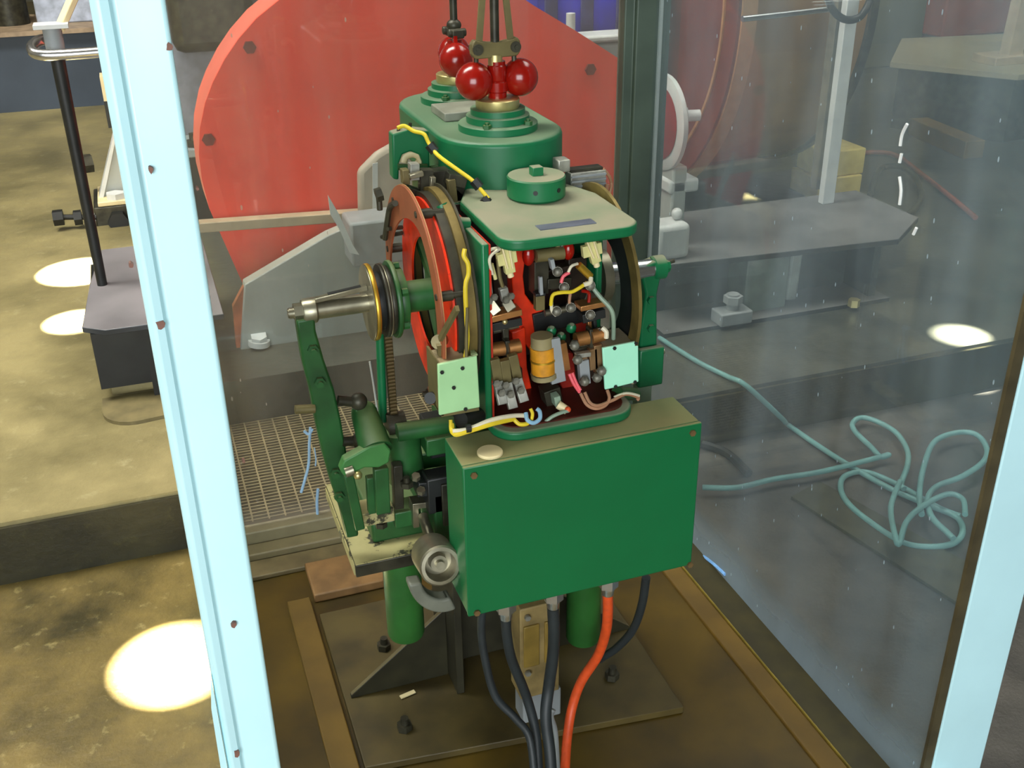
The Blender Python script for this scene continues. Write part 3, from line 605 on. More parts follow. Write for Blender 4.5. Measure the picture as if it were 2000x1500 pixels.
# ---- linkage below: clevis, bell crank, links, chain, pipes
def lk(name, m, a, b, wd, th, y, bevel=.002): return MB().bar(Y_(*a, y), Y_(*b, y), wd, th, (0, 1, 0)).obj(name, m, mc, bevel=bevel)
MB().cyl(Y_(660, 782, 1.66), Y_(700, 786, 1.66), .009, 12).sph(Y_(700, 784, 1.66), .016, 16, 10).obj('clevis_pin', DARKM, mc)
MB().cyl(Y_(670, 862, 1.66), Y_(700, 862, 1.66), .009, 12).sph(Y_(702, 860, 1.66), .015, 16, 10).obj('clevis_pin', DARKM, mc)
lk('link_bar', GREEND, (700, 786), (706, 865), .016, .022, 1.665)
MB().cyl(Y_(712, 810, 1.665), Y_(735, 880, 1.60), .024, 20, .030).sph(Y_(712, 808, 1.667), .024, 18, 10).obj('pivot_cylinder', GREEND, mc)
MB().prism(webpoly([(664, 920), (672, 900), (722, 872), (752, 866), (764, 880), (760, 904), (740, 914), (712, 914), (686, 928), (672, 930)], 1.585), (0, .022, 0)).obj('bell_crank', mat('faded_green_paint', (62, 122, 62), .45, var=.15, dust=.4), mc, bevel=.003)
lk('link_bar', GREEND, (680, 925), (703, 1032), .017, .014, 1.60); MB().cyl(Y_(674, 922, 1.588), Y_(690, 916, 1.588), .011, 14).obj('pivot_pin', STEEL, mc)
lk('link_bar', GREEND, (743, 912), (748, 1000), .026, .016, 1.60); lk('link_bar', GREEND, (722, 930), (726, 1000), .014, .016, 1.62)
MB().sph(Y_(699, 928, 1.58), .008, 12, 8).obj('grease_nipple', BRASS, mc)
lk('link_bar', DARKM, (775, 905), (778, 990), .018, .02, 1.64)
lk('foot_block', CHIP, (733, 985), (735, 1010), .06, .05, 1.655); lk('foot_block', GREEND, (790, 985), (792, 1015), .05, .05, 1.66)
hexset('bolt', DARKM, mc, [Y_(745, 1028, 1.66), Y_(704, 1025, 1.655), Y_(795, 950, 1.62)], (0, 0, 1), .012, .010, .010)
MB().cyl(Y_(775, 845, 1.655), Y_(885, 828, 1.655), .017, 18).obj('cross_pipe', GREEND, mc)
MB().cyl(Y_(782, 838, 1.68), Y_(795, 935, 1.68), .034, 22).obj('vertical_post', GREEND, mc)
MB().cyl(Y_(742, 650, 1.70), Y_(748, 822, 1.70), .008, 12).obj('green_rod', GREEN, mc)
p, q = Y_(757, 648, 1.69), Y_(770, 828, 1.69); ch = None; nl = 26
root = MB().bar(p, p + (q - p).normalized() * .004, .014, .014).obj('chain', DARKM, mc)
for k in range(nl):
    t = p.lerp(q, (k + .5) / nl)
    if ch is None:
        ch = MB().cyl(t + V((-.006, 0, 0)), t + V((.006, 0, 0)), .0055, 10).bar(t + V((-.006, 0, -.005)), t + V((-.006, 0, .005)), .002, .008, (0, 1, 0)).bar(t + V((.006, 0, -.005)), t + V((.006, 0, .005)), .002, .008, (0, 1, 0)).obj('chain_link', mat('oily_chain', (88, 74, 46), .4, .6, var=.3), root); l0 = ch.location.copy(); t0 = t
    else:
        c = ch.copy(); COL.objects.link(c); c.parent = root; c.location = l0 + (t - t0)
MB().cyl(Y_(755, 832, 1.69), Y_(790, 826, 1.69), .024, 18).obj('lower_sprocket', DARKM, mc)
MB().box((.40, 1.63, .765), (.47, 1.70, .80)).obj('green_clamp', GREEND, mc, bevel=.003)
# weighted lever
wt = MB().lathe(Y_(842, 1078, 1.53), Y_(876, 1128, 1.40) - Y_(842, 1078, 1.53), [(0, .030), (.004, .037), (.075, .037), (.078, .034), (.0785, .028), (.045, .026), (.045, .016), (.066, .015), (.066, .008), (.076, .0075)], 32).obj('counterweight', STEEL, mc)
MB().cyl(Y_(826, 1008, 1.62), Y_(848, 1076, 1.535), .010, 14).obj('weight_rod', STEEL, wt)
MB().prism(webpoly([(806, 985), (846, 980), (848, 1000), (838, 1002), (836, 992), (818, 994), (820, 1030), (808, 1032)], 1.62), (0, .03, 0)).obj('weight_clevis', STEEL, wt, bevel=.001)
pts = [(815, 1150), (822, 1168), (838, 1182), (860, 1188), (884, 1186)]
MB().prism(webpoly(arcpts(862, 1134, 64, 62, 172, 14) + arcpts(862, 1134, 38, 172, 62, 14), 1.50), (0, .03, 0)).obj('weight_shoe', mat('shoe_grey', (104, 106, 94), .5, var=.2), wt, bevel=.006, seg=3)
lk('dark_block', BLACK, (810, 945), (842, 942), .03, .05, 1.63); lk('dark_block', DARKM, (880, 930), (884, 1010), .05, .05, 1.62)
hexset('bolt', STEEL, mc, [Y_(822, 962, 1.60), Y_(812, 935, 1.60)], (0, -.4, 1), .008, .010)

# ---- pale terminal covers left and right
lb = MB().prism([Y_(855, 712, 1.462), Y_(932, 694, 1.462), Y_(938, 796, 1.462), Y_(858, 812, 1.462)], (0, .006, 0)).obj('terminal_cover', PALE, mc, bevel=.002)
MB().box((.388, 1.468, .935), (.392, 1.545, 1.027)).box((.388, 1.468, .933), (.452, 1.545, .938)).obj('tray', OLIVE, lb)
MB().box((.390, 1.469, 1.020), (.434, 1.52, 1.030)).obj('tray_block', mat('dusty_brown_block', (138, 122, 90), .7), lb)
MB().prism([Y_(921, 697, 1.462), Y_(933, 694, 1.462), Y_(934, 706, 1.44), Y_(922, 712, 1.45)][:2] + [Y_(934, 690, 1.50), Y_(919, 672, 1.51)], (0, .004, 0)).obj('tab', PALE, lb)
hexset('screw', BLACK, lb, [Y_(863, 727, 1.461), Y_(903, 719, 1.461), Y_(886, 757, 1.461), Y_(909, 799, 1.461)], (0, -1, 0), .0034, .002)
rb = MB().prism([Y_(1177, 680, 1.492), Y_(1247, 666, 1.492), Y_(1248, 746, 1.492), Y_(1182, 762, 1.492)], (0, .006, 0)).obj('terminal_cover', PALER, mc, bevel=.002)
MB().box((.690, 1.50, .985), (.745, 1.565, .995)).box((.742, 1.498, .915), (.748, 1.56, .985)).obj('tray', mat('dusty_brown_tray', (138, 126, 100), .7), rb)
hexset('screw', BLACK, rb, [Y_(1200, 680, 1.491), Y_(1242, 670, 1.491), Y_(1202, 755, 1.491), Y_(1240, 746, 1.491)], (0, -1, 0), .0034, .002)
MB().cyl(Y_(900, 820, 1.47), Y_(935, 812, 1.50), .014, 14).obj('cover_stud', BLACK, mc)
MB().cyl(Y_(1205, 768, 1.52), Y_(1240, 770, 1.56), .012, 14).obj('cover_stud', GREEND, mc)

# ---- limit switch on the right behind the top plate
sw = MB().box((.720, 1.735, 1.19), (.790, 1.765, 1.232)).obj('limit_switch', ZINC, mc, bevel=.002)
for k in range(4): MB().box((.721, 1.732, 1.197 + k * .009), (.789, 1.7345, 1.2005 + k * .009)).obj('rib', GREYP, sw)
MB().box((.722, 1.74, 1.2325), (.785, 1.762, 1.237)).obj('switch_lid', DARKM, sw)
MB().box((.690, 1.72, 1.24), (.713, 1.75, 1.262)).obj('switch_clamp', ZINC, sw, bevel=.002)
MB().tube([Y_(1178, 330, 1.74), Y_(1190, 345, 1.74), Y_(1194, 362, 1.74), Y_(1189, 382, 1.72)], .003, 8, 5).tube([Y_(1186, 360, 1.73), Y_(1184, 378, 1.73)], .004, 8, 1).obj('switch_wire', BRNW, sw)

# ================================================================== contacts and wiring inside the housing
IY = 1.535
def c_bar(name, m, a, b, wd, th=.012, y=IY, par=mc, bevel=.001): return MB().bar(Y_(*a, y), Y_(*b, y), wd, th, (0, 1, 0)).obj(name, m, par, bevel=bevel)
def c_cyl(name, m, a, b, r, y=IY, y2=None, par=mc): return MB().cyl(Y_(*a, y), Y_(*b, y if y2 is None else y2), r, 14).obj(name, m, par)
def c_sph(name, m, a, r, y=IY, par=mc, sc=(1, 1, 1)): return MB().sph(Y_(*a, y), r, 14, 9, sc).obj(name, m, par)
def wire(m, pts, r, name='wire'):
    """pts: (px, py, depth)"""
    return MB().tube([Y_(a, b, c) for a, b, c in pts], r, 8, 6).obj(name, m, mc)
# ribbed insulators
def insul(a, b, y):
    o = c_bar('insulator', PLAST, a, b, .017, .012, y)
    m_ = ((a[0] * .45 + b[0] * .55), (a[1] * .45 + b[1] * .55))
    MB().bar(Y_(m_[0] - 20, m_[1] + 6, y), Y_(m_[0] + 17, m_[1] - 4, y), .020, .011, (0, 1, 0)).obj('insulator_lug', PLAST, o, bevel=.001)
    MB().cyl(Y_(b[0] - 1, b[1] - 2, y), Y_(b[0] + 2, b[1] + 8, y), .0055, 12).obj('insulator_tip', CREAM, o)
    for k in (-.3, .3): MB().bar(Y_(a[0] + 6 * k * 4, a[1] + 4, y - .008), Y_(b[0] + 4 * k * 4, b[1] - 8, y - .008), .0025, .004, (0, 1, 0)).obj('rib', CREAM, o)
insul((984, 466), (996, 532), IY - .02); insul((1148, 455), (1164, 512), IY)
c_cyl('drum_bar', OLIVE, (1046, 500), (1100, 494), .011, 1.55)
c_sph('red_knob', BALL, (1032, 499), .0105, 1.545, sc=(1, 1, 1.7)); c_sph('red_knob', BALL, (1110, 489), .0105, 1.55, sc=(1, 1, 1.6))
c_bar('drum_stem', GREYP, (1076, 505), (1080, 525), .007); c_bar('upper_post', PLAST, (1088, 460), (1088, 482), .007, .01, 1.56); c_bar('upper_post', WHITEP, (1097, 460), (1097, 482), .005, .008, 1.56)
c_bar('dark_bracket', BLACK, (1040, 472), (1084, 466), .022, .02, 1.60)
c_bar('contact_mount', DARKM, (1052, 505), (1052, 570), .026, .03, 1.58); c_bar('contact_mount', GREYP, (1055, 540), (1057, 575), .006, .008, 1.545)
c_bar('contact_mount', OLIVE, (1053, 574), (1053, 604), .016, .014, 1.55); c_bar('contact_mount', BLACK, (1053, 570), (1053, 576), .018, .016, 1.55)
c_bar('contact_mount', DARKM, (1066, 552), (1112, 548), .018, .02, 1.57); c_bar('contact_mount', BLACK, (1085, 600), (1090, 640), .09, .012, 1.60)
# terminal contacts, upper left
for (a, b, c3) in (((950, 548), (955, 590), (971, 612)), ((982, 562), (988, 588), (1000, 606))):
    o = c_bar('terminal_contact', ZINC, a, b, .014, .012, 1.52); MB().bar(Y_(*b, 1.515), Y_(*c3, 1.505), .017, .012, (0, 1, 0)).obj('terminal_tip', STEEL, o, bevel=.001)
    hexset('screw', SCREWM, o, [Y_(b[0] + 8, b[1] - 10, 1.505), Y_(b[0] - 2, b[1] - 2, 1.508)], (.3, -1, .2), .006, .006)
c_bar('copper_jaw', COPPER, (956, 618), (1014, 604), .011, .03, 1.515); c_bar('jaw_block', BLACK, (956, 634), (1014, 622), .014, .03, 1.53)
c_sph('screw', BRASS, (986, 628), .005, 1.512)
c_bar('copper_jaw', COPPER, (1128, 598), (1178, 588), .009, .03, 1.53); c_bar('jaw_block', BLACK, (1132, 618), (1176, 606), .016, .03, 1.54)
c_bar('terminal_contact', DARKM, (1140, 575), (1172, 585), .02, .02, 1.55)
c_bar('contact_spring', DARKM, (986, 640), (988, 678), .010, .01, 1.535); c_bar('contact_spring', COPPER, (1150, 622), (1150, 656), .007, .01, 1.545); c_bar('contact_spring', BLACK, (1160, 618), (1162, 648), .006, .01, 1.545)
for a, b, wd, y in (((1124, 500), (1126, 600), .034, 1.62), ((1088, 520), (1092, 560), .04, 1.61), ((1082, 640), (1090, 700), .05, 1.62), ((975, 520), (980, 600), .03, 1.64), ((1128, 690), (1134, 760), .06, 1.60), ((990, 720), (996, 800), .05, 1.58)):  # added dark blocks that darken the interior behind the contacts
    c_bar('dark_filler', mat('dark_brown_filler', (44, 32, 22), .45, var=.4, scale=30), a, b, wd, .02, y)
for a, b, y in (((962, 646), (1012, 634), 1.55), ((1064, 612), (1122, 600), 1.58), ((1120, 684), (1180, 672), 1.55)):
    MB().cyl(Y_(*a, y), Y_(*b, y), .006, 12).obj('pivot_rod', STEEL, mc)
# silver screws around the centre
for p, y in (((1088, 528), 1.54), ((1101, 558), 1.53), ((1086, 605), 1.53), ((1114, 598), 1.53), ((1152, 555), 1.53), ((1152, 612), 1.53), ((1170, 648), 1.53)):
    o = MB().cyl(Y_(*p, y), Y_(p[0] + 1, p[1] + 3, y - .014), .0085, 12).sph(Y_(p[0] + 1, p[1] + 3, y - .012), .0084, 12, 8).obj('terminal_screw', SCREWM, mc)
# lower copper rolls and finger contacts
for a, b in (((958, 684), (984, 680)), ((992, 680), (1015, 675)), ((1124, 664), (1148, 659)), ((1154, 658), (1178, 652))):
    c_cyl('copper_roll', COPPER, a, b, .0125, 1.52)
c_bar('roll_holder', DARKM, (988, 662), (989, 700), .008, .02, 1.525); c_bar('roll_holder', DARKM, (1151, 640), (1151, 676), .006, .02, 1.525)
for (a, b, c3) in (((965, 700), (972, 745), (982, 790)), ((984, 702), (990, 748), (1002, 798)), ((1000, 692), (1010, 740), (1024, 785))):
    o = c_bar('finger_contact', OLIVE, a, b, .016, .012, 1.50); MB().bar(Y_(*b, 1.495), Y_(*c3, 1.475), .016, .010, (0, 1, 0)).obj('finger_tip', ZINC, o, bevel=.001)
    hexset('screw', SCREWM, o, [Y_(b[0] - 4, b[1] + 4, 1.482), Y_(b[0] + 6, b[1] + 22, 1.470)], (.1, -1, .3), .0065, .006)
for (a, b) in (((1136, 690), (1142, 740)), ((1166, 672), (1168, 726)), ((1156, 680), (1158, 720))):
    o = c_bar('finger_contact', mat('dull_copper', (150, 118, 82), .45, .6, var=.25), a, b, .015, .012, 1.515)
for p in ((1142, 742), (1166, 735), (1175, 722), (1128, 700), (1122, 672)): MB().cyl(Y_(*p, 1.50), Y_(p[0], p[1] + 3, 1.488), .0085, 6).sph(Y_(p[0], p[1] + 3, 1.4885), .0084, 10, 7).obj('terminal_screw', SCREWM, mc)
c_bar('switch_block', ZINC, (1124, 694), (1152, 690), .008, .012, 1.50); c_bar('switch_block', GREYP, (1138, 702), (1142, 748), .018, .014, 1.51)
# coil
co = c_cyl('coil', COILY, (1059, 676), (1062, 726), .0215, 1.53)
MB().cyl(Y_(1060.5, 699, 1.53), Y_(1060.7, 703, 1.53), .0222, 24).obj('coil_band', BRASSY, co)
MB().cyl(Y_(1058, 655, 1.53), Y_(1059, 676, 1.53), .019, 20, .0195).obj('coil_cheek', mat('coil_cheek_fibre', (130, 120, 84), .6), co)
MB().cyl(Y_(1062, 727, 1.53), Y_(1063, 736, 1.53), .023, 20).obj('coil_cheek', mat('coil_cheek_fibre', (130, 120, 84), .6), co)
MB().prism([Y_(1076, 664, 1.515), Y_(1094, 660, 1.515), Y_(1106, 744, 1.515), Y_(1078, 752, 1.515)], (0, .008, 0)).obj('coil_frame', GREYP, co, bevel=.001)
MB().bar(Y_(1098, 668, 1.52), Y_(1106, 720, 1.52), .010, .014, (0, 1, 0)).obj('coil_terminal', COPPER, co)
for p in ((1076, 643), (1115, 637), (1095, 655)):
    o = MB().lathe(Y_(p[0], p[1] + 6, 1.55), (0, -.5, 1), [(0, .0088), (.006, .0088), (.010, .007), (.0125, .004)], 16).obj('green_stud', GREEN, mc)
c_bar('lower_mount', DARKM, (1072, 755), (1080, 790), .03, .03, 1.53); c_bar('lower_mount', GREYW, (1080, 782), (1092, 778), .02, .02, 1.50)
c_cyl('cream_plug', CREAM, (1090, 790), (1108, 802), .0075, 1.485, 1.475); c_sph('plug_tip', ORCABLE, (1109, 800), .0055, 1.470)
# wires
wire(GREYW, [(1111, 802, 1.468), (1096, 806, 1.467), (1078, 814, 1.467), (1063, 826, 1.468)], .0032)
wire(WHITEW, [(980, 484, 1.52), (958, 488, 1.51), (946, 508, 1.51), (945, 545, 1.515)], .0026)
wire(WHITEW, [(976, 486, 1.51), (960, 498, 1.50), (956, 512, 1.50), (962, 535, 1.51)], .0026)
wire(BRNW, [(946, 520, 1.512), (944, 535, 1.512), (948, 556, 1.515)], .003); wire(OLIVE, [(972, 505, 1.515), (976, 540, 1.515), (982, 560, 1.515)], .0032, 'contact_strip'); wire(PLAST, [(960, 515, 1.515), (968, 545, 1.515)], .0032, 'contact_strip')
wire(YELW, [(1076, 596, 1.52), (1080, 576, 1.515), (1098, 571, 1.51), (1116, 570, 1.51), (1132, 562, 1.51), (1146, 552, 1.515)], .0032)
c_cyl('resistor', BRASSY, (1130, 518), (1153, 540), .0065, 1.52)
wire(WHITEW, [(1128, 515, 1.52), (1116, 520, 1.515), (1110, 532, 1.515)], .0025); wire(WHITEW, [(1154, 542, 1.515), (1152, 552, 1.51), (1140, 556, 1.51)], .004)
wire(PINKW, [(1112, 532, 1.515), (1100, 540, 1.515), (1096, 552, 1.515)], .003); wire(BALL, [(1136, 568, 1.52), (1150, 572, 1.52), (1150, 590, 1.52)], .003)
wire(WHITEW, [(1077, 590, 1.52), (1078, 606, 1.52), (1086, 616, 1.52)], .003); wire(BRNW, [(1114, 572, 1.52), (1112, 590, 1.52), (1116, 600, 1.52)], .0028)
wire(GREYW, [(1155, 558, 1.53), (1172, 580, 1.52), (1192, 602, 1.51), (1198, 622, 1.51), (1198, 662, 1.52)], .0038)
wire(WHITEW, [(1176, 640, 1.51), (1184, 648, 1.505), (1184, 660, 1.505)], .0042)
wire(PINKW, [(1112, 730, 1.495), (1120, 748, 1.49), (1132, 766, 1.488)], .003); wire(PINKW, [(1118, 728, 1.495), (1126, 748, 1.49), (1134, 762, 1.486)], .0026)
wire(BRNW, [(1134, 768, 1.486), (1146, 790, 1.475), (1164, 798, 1.47), (1182, 792, 1.475), (1190, 778, 1.48), (1186, 762, 1.49)], .003)
wire(BRNW, [(1142, 766, 1.486), (1152, 786, 1.476), (1168, 792, 1.472), (1196, 782, 1.48), (1222, 770, 1.49), (1246, 776, 1.50), (1244, 782, 1.50)], .003)
wire(WHITEW, [(1200, 776, 1.485), (1224, 768, 1.49), (1248, 773, 1.50)], .0026)
wire(YELW, [(882, 828, 1.46), (888, 848, 1.445), (915, 842, 1.44), (960, 828, 1.44), (1003, 818, 1.455)], .0042)
wire(YELW, [(880, 820, 1.46), (884, 846, 1.45), (910, 838, 1.445), (960, 822, 1.445), (1000, 812, 1.46)], .003)
wire(WHITEW, [(884, 842, 1.447), (915, 838, 1.442), (960, 820, 1.442), (1002, 812, 1.455), (1030, 812, 1.46)], .0038)
wire(YELW, [(1003, 818, 1.455), (1014, 828, 1.45), (1028, 828, 1.45), (1034, 822, 1.452)], .0036); wire(YELW, [(1036, 798, 1.462), (1040, 808, 1.458), (1038, 820, 1.455)], .003)
wire(BLUEW, [(1027, 806, 1.458), (1030, 820, 1.45), (1042, 826, 1.448), (1054, 818, 1.452), (1054, 804, 1.458), (1048, 798, 1.462)], .0036)
wire(YELW, [(908, 486, 1.47), (906, 500, 1.468), (914, 515, 1.465), (915, 535, 1.465), (909, 560, 1.465), (911, 620, 1.465), (913, 665, 1.468), (907, 708, 1.47)], .0036)
wire(OLIVE, [(913, 600, 1.462), (911, 660, 1.464), (911, 708, 1.468)], .003)
MB().cyl(Y_(910, 837, 1.44), Y_(919, 836, 1.44), .0075, 10).obj('cable_tie', BLACK, mc)

# ================================================================== CABLES out of the bottom of the terminal box
def cable(name, m, pts, r, label, group=None):
    return tag(MB().tube(pts, r, 12, 7).obj(name, m), label, 'cable', group)
cable('power_cable', ORCABLE, [(gx[2], 1.425, .5295), Y_(1187, 1200, 1.43), Y_(1183, 1235, 1.45), Y_(1168, 1280, 1.48), Y_(1136, 1330, 1.50), Y_(1118, 1380, 1.50), Y_(1108, 1440, 1.47), Y_(1103, 1510, 1.42), Y_(1098, 1580, 1.36)], .0098, 'thick bright orange cable curving down from the right of the terminal box')
cable('power_cable', RUBBER, [(gx[0], 1.425, .5295), Y_(990, 1240, 1.43), Y_(1000, 1290, 1.445), Y_(1028, 1360, 1.46), Y_(1046, 1430, 1.44), Y_(1052, 1510, 1.40), Y_(1055, 1580, 1.35)], .0095, 'black cable from the leftmost silver gland under the terminal box')
cable('power_cable', RUBBER, [(gx[1], 1.425, .5295), Y_(1082, 1232, 1.43), Y_(1080, 1280, 1.44), Y_(1072, 1340, 1.45), Y_(1066, 1400, 1.43), Y_(1074, 1470, 1.40), Y_(1080, 1560, 1.35)], .0112, 'thick black cable from the middle silver gland under the terminal box')
cable('power_cable', RUBBER, [(gx[3], 1.455, .574), Y_(940, 1225, 1.47), Y_(948, 1290, 1.47), Y_(968, 1360, 1.46), Y_(1006, 1402, 1.44), Y_(1034, 1440, 1.42), Y_(1044, 1520, 1.38)], .0078, 'thin black cable hanging from the left bottom corner of the terminal box')
cable('power_cable', RUBBER, [Y_(1262, 1128, 1.48) + V((0, 0, 0)), Y_(1254, 1180, 1.50), Y_(1236, 1230, 1.53), Y_(1205, 1265, 1.58), Y_(1180, 1282, 1.62), Y_(1172, 1288, 1.66)], .0085, 'dark cable bending behind the orange one at the right')
cable('power_cable', GREYP, [Y_(1080, 1385, 1.48), Y_(1076, 1400, 1.475), Y_(1084, 1430, 1.46), Y_(1088, 1500, 1.42)], .006, 'short pale grey cable between the black and orange ones low down')
# ragged ends and bits near the cable bundle
for a, b, wd in (((950, 1340), (962, 1372), .006), ((1000, 1430), (1012, 1455), .006), ((1040, 1450), (1052, 1470), .005)):
    pass
tag(MB().bar(Z_(782, 1362, .026), Z_(810, 1350, .026), .010, .003).obj('paper_scrap', CREAM), 'small cream scrap lying on the base plate beside the gusset', 'scrap')

# ================================================================== BACKGROUND: winder behind the case
RY = 3.75
def px3(pts, y): return [Y_(a, b, y) for a, b in pts]
outl = [(430, 455), (408, 405), (394, 350), (388, 300), (390, 250), (400, 200), (415, 160), (438, 115), (465, 75), (500, 35), (543, 0), (620, -48), (720, -84), (830, -92), (940, -58), (1040, 10), (1120, 58), (1190, 103), (1216, 120), (1216, 560), (700, 600), (500, 600), (475, 556)]
rg = thing('brake_guard', (.95, 3.9, PZ), 'large red rounded sheet steel guard behind the rear glass pane', 'guard')
MB().prism(px3(outl, RY), (0, .24, 0)).obj('rim', GUARDR, rg)
MB().prism([p - V((0, .012, 0)) for p in px3(outl, RY)], (0, .011, 0)).obj('face_plate', GUARD, rg)
hexset('bolt', mat('dull_maroon_bolt', (120, 44, 34), .5, .2), rg, [Y_(487, 92, RY - .013), Y_(407, 272, RY - .013), Y_(1152, 135, RY - .013)], (0, -1, 0), .022, .012)
tag(MB().bar(Y_(388, 442, 3.69), Y_(800, 412, 3.69), .05, .035, (0, 0, 1)).obj('flat_bar', BEIGE, bevel=.003), 'dusty beige flat bar running across the front of the red guard', 'bar')
bk = thing('bedplate_bracket', (.7, 3.55, PZ), 'pale grey steel bracket plate standing in front of the red guard', 'bracket')
MB().prism(px3([(470, 686), (860, 640), (1186, 602), (1186, 388), (800, 420), (705, 432), (640, 460), (478, 556)], 3.55), (0, .06, 0)).obj('plate', LGREY, bk, bevel=.004)
MB().prism(px3([(455, 600), (468, 575), (478, 556), (470, 686), (462, 680)], 3.57), (0, .03, 0)).obj('rusty_edge', mat('rusty_orange', (176, 96, 60), .6, var=.3), bk)
MB().box(Y_(480, 694, 3.5), Y_(1255, 590, 3.6) * 0 + V((1.9, 3.56, PZ + .002))).obj('foot', LGREY, bk, bevel=.003) if False else None
MB().hexb(Y_(506, 664, 3.545), (0, -.3, 1), .030, .022).cyl(Y_(506, 664, 3.545), Y_(506, 674, 3.545), .038, 20).obj('foot_nut', WHITEP, bk)
MB().box(Y_(690, 525, 3.40), V((Y_(800, 525, 3.40).x, 3.545, Y_(690, 436, 3.40).z))).obj('block', GREYP, bk, bevel=.01)
cs = thing('beige_casing', (1.0, 3.5, PZ), 'dusty beige casing behind the green switch bracket at the foot of the red guard', 'casing')
MB().prism(px3([(702, 425), (700, 335), (735, 300), (790, 268), (850, 262), (850, 425)], 3.615), (0, .045, 0)).obj('body', mat('dusty_beige_casing', (176, 164, 146), .6, var=.1), cs, bevel=.02, seg=3)
MB().prism(px3([(728, 425), (728, 320), (738, 318), (738, 425)], 3.611), (0, .0035, 0)).obj('seam', WHITEP, cs)
# white wedge reflected in the rear glass, modelled as a solid strip
tag(MB().prism(px3([(641, 382), (662, 418), (690, 480), (702, 498), (684, 494), (664, 450), (646, 420)], 3.34), (0, .01, 0)).obj('reflection_strip', WHITEP), 'narrow pale glass reflection modelled as a strip in front of the grey bracket plate', 'strip')
# blue machine and far grey things between guard and rear post
bm_ = thing('blue_machine', (1.95, 4.7, PZ), 'bright blue machine casing far behind the top right of the red guard', 'machine')
MB().box((1.66, 4.52, .62), (2.28, 4.80, 1.75)).obj('casing', BLUEP, bm_, bevel=.05, seg=3)
MB().box((1.72, 4.58, PZ), (2.2, 4.78, .62)).obj('foot', mat('dark_mottled', (70, 72, 96), .5, var=.4, scale=10), bm_)
for k in range(3): MB().box((1.74 + k * .17, 4.505, .85), (1.80 + k * .17, 4.519, 1.6)).obj('rib', mat('dark_blue', (58, 60, 110), .5), bm_, bevel=.004)
gbk = thing('grey_block', (1.9, 4.36, PZ), 'pale grey casting with a lug beside the sloping right edge of the red guard', 'block')
gtop = Y_(1165, 70, 4.3).z
MB().box((1.84, 4.30, PZ), (2.06, 4.44, gtop - .03)).obj('body', GREYP, gbk, bevel=.02); MB().cyl((1.80, 4.36, gtop - .03), (1.80, 4.36, gtop + .09), .02, 14).obj('lug', WHITEP, gbk); MB().box((1.77, 4.295, gtop - .03), (2.07, 4.445, gtop)).obj('cap', WHITEP, gbk, bevel=.01)
gf = thing('grey_machine', (.2, 5.8, PZ), 'bluish grey machine frame standing behind the left edge of the red guard', 'frame')
MB().box((.02, 5.7, PZ), (.75, 6.1, 1.45)).obj('upright', mat('bluish_grey_paint', (138, 140, 152), .5, var=.15), gf, bevel=.02); MB().box((.22, 5.5, .9), (.62, 5.7, 1.5)).obj('motor_casing', DARKM, gf, bevel=.05)  # upright has its own light bluish grey paint
MB().box((-.02, 4.9, .55), (.34, 5.2, .585)).obj('shelf_plate', GREYP, gf, bevel=.004); MB().box((.10, 4.95, PZ), (.30, 5.15, .55)).obj('support', BLACK, gf, bevel=.01)
hexset('bolt', DARKM, gf, [(.08, 4.96, .585), (.22, 4.96, .585)], (0, 0, 1), .03, .03, .03)

# ---- left of the case: pedestal, lever pole, bracket, far beam
pd = thing('steel_pedestal', (-.1, 3.4, PZ), 'low black steel pedestal with a grey top plate left of the case', 'pedestal')
MB().prism(to3([(-.266, 3.30), (-.198, 3.25), (.16, 3.25), (.16, 4.05), (-.205, 4.05), (-.244, 3.70)], .43), (0, 0, .019)).obj('top_plate', DUSTYC, pd, bevel=.003)
MB().box((-.245, 3.275, .24), (-.09, 3.95, .43)).obj('web_box', BLACK, pd); MB().box((-.09, 3.262, PZ), (-.05, 3.95, .43)).obj('flange', BLACK, pd); MB().box((-.22, 3.34, PZ), (-.09, 3.9, .24)).obj('web', PLINTH, pd)
MB().prism(to3(arcpts(-.15, 3.20, .10, 180, 270, 6) + [(.0, 3.12), (.0, 3.3), (-.25, 3.3)], PZ), (0, 0, .012)).obj('foot_plate', mat('olive_foot', (110, 100, 66), .6), pd)
p0 = Z_(200, 556, .449); 
lp = thing('lever_pole', p0, 'tall thin black pole with a chrome loop handle standing on the left pedestal', 'lever')
pt = V((p0.x, p0.y, Y_(106, 100, p0.y).z))
MB().cyl(p0, pt, .0165, 18, .0215).obj('pole', BLACK, lp)
MB().cyl(pt, pt + V((0, 0, .07)), .028, 18).obj('head', GREYP, lp); MB().box(pt + V((-.05, -.04, .07)), pt + V((.05, .04, .082))).obj('cap_plate', WHITEP, lp)
zz = pt.z + .012
MB().tube([pt + V((.0, .055, .03)), pt + V((-.045, .04, .028)), pt + V((-.066, -.01, .014)), pt + V((-.045, -.05, .0)), pt + V((.04, -.06, -.003)), pt + V((.22, -.06, 0)), pt + V((.30, -.055, 0))], .017, 14, 6).obj('loop_handle', STEELB, lp)
MB().bar(pt + V((.02, .01, .06)), pt + V((.085, .06, .16)), .03, .022).obj('wooden_grip', CREAM, lp, bevel=.004)
ab = thing('bearing_bracket', (-.05, 4.9, PZ), 'pale triangular bearing bracket half hidden behind the left blue post', 'bracket')
q = Z_(208, 440, PZ); YB = q.y
MB().prism(px3([(186, 420), (205, 330), (222, 262), (232, 250), (262, 250), (262, 420)], YB + .1), (0, .05, 0)).obj('gusset', LGREY, ab, bevel=.006)
MB().prism(px3([(183, 432), (222, 262), (228, 262), (193, 432)], YB + .085), (0, .10, 0)).obj('edge_strip', WHITEP, ab)
MB().box(Y_(190, 446, YB), V((.03, YB + .35, Y_(190, 406, YB).z))).obj('base_block', DARKM, ab, bevel=.006)
